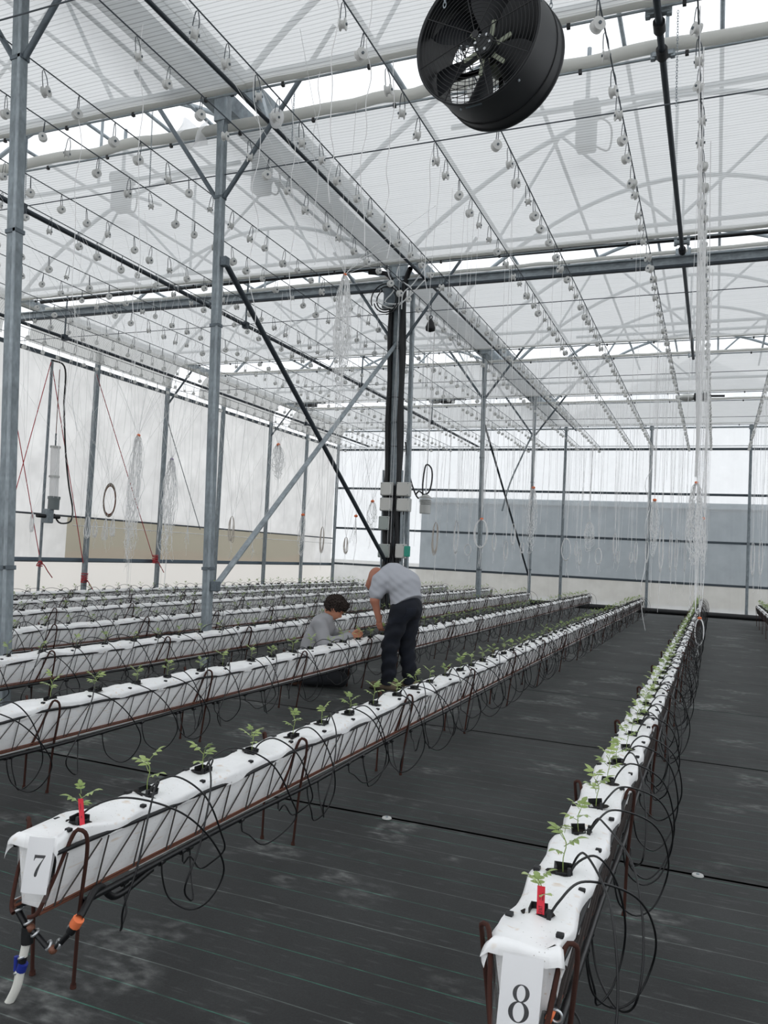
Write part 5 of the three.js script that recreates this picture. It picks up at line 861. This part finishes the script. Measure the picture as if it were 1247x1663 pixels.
{ // ---- the young man kneeling behind the sixth trough; local axes as above (x forward, his right hand = +z)
  const o = thing('person', 'person with curly dark hair in a grey sweatshirt kneeling behind the sixth trough', 'person', V(-4.02, 0, -8.08));
  o.rotation.y = 0.3;                                           // looks towards the trough and away along the row
  const J = { pel: [-0.14, 0.24, 0], mid: [-0.1, 0.44, 0], up: [-0.02, 0.64, 0], neck: [0.05, 0.77, 0], head: [0.125, 0.87, 0.015],
    shR: [-0.01, 0.68, 0.17], elR: [0.06, 0.47, 0.24], wrR: [0.33, 0.575, 0.12], shL: [-0.01, 0.68, -0.17], elL: [0.1, 0.5, -0.22], wrL: [0.34, 0.59, -0.05],
    hipR: [-0.12, 0.2, 0.1], knR: [0.24, 0.1, 0.16], anR: [-0.16, 0.07, 0.16], hipL: [-0.12, 0.2, -0.1], knL: [0.22, 0.1, -0.2], anL: [-0.16, 0.07, -0.16] };
  const torso = [ellip(J.pel, [0.14, 0.13, 0.165]), capsule(J.pel, J.mid, 0.13, 0.125, 0.85), capsule(J.mid, J.up, 0.125, 0.13, 0.8), capsule(J.up, J.neck, 0.11, 0.06, 0.85), capsule(J.shL, J.shR, 0.066, 0.066)];
  const armsF = [capsule(J.shR, J.elR, 0.056, 0.044), capsule(J.elR, J.wrR, 0.043, 0.027), capsule(J.shL, J.elL, 0.056, 0.044), capsule(J.elL, J.wrL, 0.043, 0.027)];
  const legsF = [capsule(J.hipR, J.knR, 0.09, 0.062), capsule(J.knR, J.anR, 0.06, 0.045), capsule(J.hipL, J.knL, 0.09, 0.062), capsule(J.knL, J.anL, 0.06, 0.045)];
  const [hx, hy, hz] = J.head, fx = 0.72, fy = -0.69;            // face points forward and down
  const Fp = (a, b, c) => [hx + a * fx + b * 0.69, hy + a * fy + b * 0.72, hz + c];   // a along the face, b up the skull
  const head = [ellip(J.head, [0.092, 0.108, 0.076]), ellip(Fp(0.045, -0.05, 0), [0.06, 0.062, 0.056]), capsule(J.neck, Fp(-0.04, -0.05, 0), 0.052, 0.054), capsule(Fp(0.085, 0.0, 0), Fp(0.112, -0.03, 0), 0.009, 0.014), capsule(Fp(0.075, 0.025, 0.05), Fp(0.085, 0.025, 0.0), 0.012, 0.012), capsule(Fp(0.075, 0.025, -0.05), Fp(0.085, 0.025, 0), 0.012, 0.012), ellip(Fp(0.088, -0.065, 0), [0.014, 0.012, 0.026]), ellip(Fp(0.07, -0.1, 0), [0.024, 0.022, 0.028]), ellip(Fp(-0.005, -0.02, 0.077), [0.02, 0.028, 0.012]), ellip(Fp(-0.005, -0.02, -0.077), [0.02, 0.028, 0.012])];
  const hr = handParts(J.wrR, [0.75, 0.1, -0.5], [0.2, 0.75, -0.3], 0.8, 0.95), hl = handParts(J.wrL, [0.8, 0.05, 0.3], [0.1, 0.8, 0.3], 0.8, 0.95);
  const bodyF = blend([...torso.map((f) => (x, y, z) => f(x, y, z) + 0.012), ...armsF.map((f) => (x, y, z) => f(x, y, z) + 0.004), ...legsF.map((f) => (x, y, z) => f(x, y, z) + 0.012)], 0.03), headF = blend(head, 0.02);
  const [lo, hi] = boxOf(Object.values(J), 0.17); lo.y = 0.005;
  const handGeo = (parts, w) => surfaceNets(blend([capsule(w, [w[0] - 0.04, w[1], w[2]], 0.025, 0.027), ...parts], 0.005), V(w[0] - 0.08, w[1] - 0.14, w[2] - 0.19), V(w[0] + 0.2, w[1] + 0.14, w[2] + 0.19), 0.0045);
  const body = part(o, 'body', merge([surfaceNets(bodyF, lo, hi, 0.013), surfaceNets(headF, V(hx - 0.15, hy - 0.2, hz - 0.12), V(hx + 0.2, hy + 0.16, hz + 0.12), 0.006), handGeo(hr, J.wrR), handGeo(hl, J.wrL)]), skinMat, 'bowed face and bare hands');
  for (const s of [-1, 1]) { part(body, 'eye', new THREE.SphereGeometry(0.009, 10, 8).translate(...Fp(0.083, 0.006, 0.03 * s)), std(0x2a2320, 0.3)); part(body, 'eyebrow', rodGeo(V(...Fp(0.09, 0.034, 0.014 * s)), V(...Fp(0.08, 0.036, 0.052 * s)), 0.005, 6), std(0x2a1d16, 0.9)); }
  part(body, 'lips', new THREE.SphereGeometry(0.012, 10, 8).scale(0.6, 0.45, 1.7).translate(...Fp(0.1, -0.066, 0)), std(0xa0605a, 0.6));
  const skull = ellip(Fp(-0.022, 0.028, 0), [0.1, 0.096, 0.088]), fringe = ellip(Fp(0.05, 0.072, 0), [0.05, 0.04, 0.072]), nape = ellip(Fp(-0.07, -0.02, 0), [0.045, 0.06, 0.068]);
  const faceCut = blend([ellip(Fp(0.115, -0.035, 0), [0.07, 0.075, 0.066]), ellip(Fp(0.035, -0.1, 0), [0.085, 0.07, 0.085])], 0.02);
  const curl = (x, y, z) => 0.016 * Math.sin(x * 120 + 2 * Math.sin(z * 70)) * Math.sin(y * 125 + 2 * Math.sin(x * 60)) * Math.sin(z * 118 + 2 * Math.sin(y * 66)) + 0.006 * Math.sin(x * 210 + y * 90) * Math.sin(z * 190 - y * 120);
  const hairF = (x, y, z) => Math.max(blend([skull, fringe, nape], 0.03)(x, y, z) - 0.012 - curl(x, y, z), -faceCut(x, y, z));
  part(o, 'hair', surfaceNets(hairF, V(hx - 0.19, hy - 0.15, hz - 0.14), V(hx + 0.22, hy + 0.2, hz + 0.14), 0.0055), std(0x261b16, 0.85), 'curly dark brown hair');
  const wr = (x, y, z) => 0.004 * Math.sin(x * 26 + y * 30 + Math.sin(z * 15) * 2) + 0.002 * Math.sin(y * 50 + z * 36);
  const swF = (x, y, z) => Math.max(blend([...torso, capsule(J.shR, J.elR, 0.072, 0.062), capsule(J.elR, [lerp(J.elR[0], J.wrR[0], 0.9), lerp(J.elR[1], J.wrR[1], 0.9), lerp(J.elR[2], J.wrR[2], 0.9)], 0.06, 0.042), capsule(J.shL, J.elL, 0.072, 0.062), capsule(J.elL, [lerp(J.elL[0], J.wrL[0], 0.9), lerp(J.elL[1], J.wrL[1], 0.9), lerp(J.elL[2], J.wrL[2], 0.9)], 0.06, 0.042)], 0.03)(x, y, z) - 0.01 - wr(x, y, z), 0.2 - y, -(Math.hypot(x - J.neck[0] - 0.03, y - J.neck[1] - 0.06, z) - 0.082));
  part(o, 'sweatshirt', surfaceNets(swF, lo, hi, 0.011), std(0x97979a, 0.95), 'grey long-sleeved sweatshirt');
  const trF = (x, y, z) => Math.max(blend([ellip(J.pel, [0.145, 0.13, 0.17]), capsule(J.hipR, J.knR, 0.1, 0.075), capsule(J.knR, J.anR, 0.072, 0.06), capsule(J.hipL, J.knL, 0.1, 0.075), capsule(J.knL, J.anL, 0.072, 0.06)], 0.03)(x, y, z) - 0.004, y - 0.3, 0.008 - y);
  part(o, 'trousers', surfaceNets(trF, lo, hi, 0.013), std(0x15171c, 0.9), 'black trousers');
  for (const k of ['anR', 'anL']) { const [ax, ay, az] = J[k]; part(o, 'shoe', surfaceNets(blend([capsule([ax - 0.02, 0.075, az], [ax - 0.1, 0.06, az], 0.048, 0.05), capsule([ax - 0.1, 0.06, az], [ax - 0.2, 0.04, az], 0.048, 0.036)], 0.03), V(ax - 0.28, 0.0, az - 0.1), V(ax + 0.08, 0.16, az + 0.1), 0.01), std(0x55392c, 0.9), 'brown shoe'); }
}

renderer.render(scene, camera);
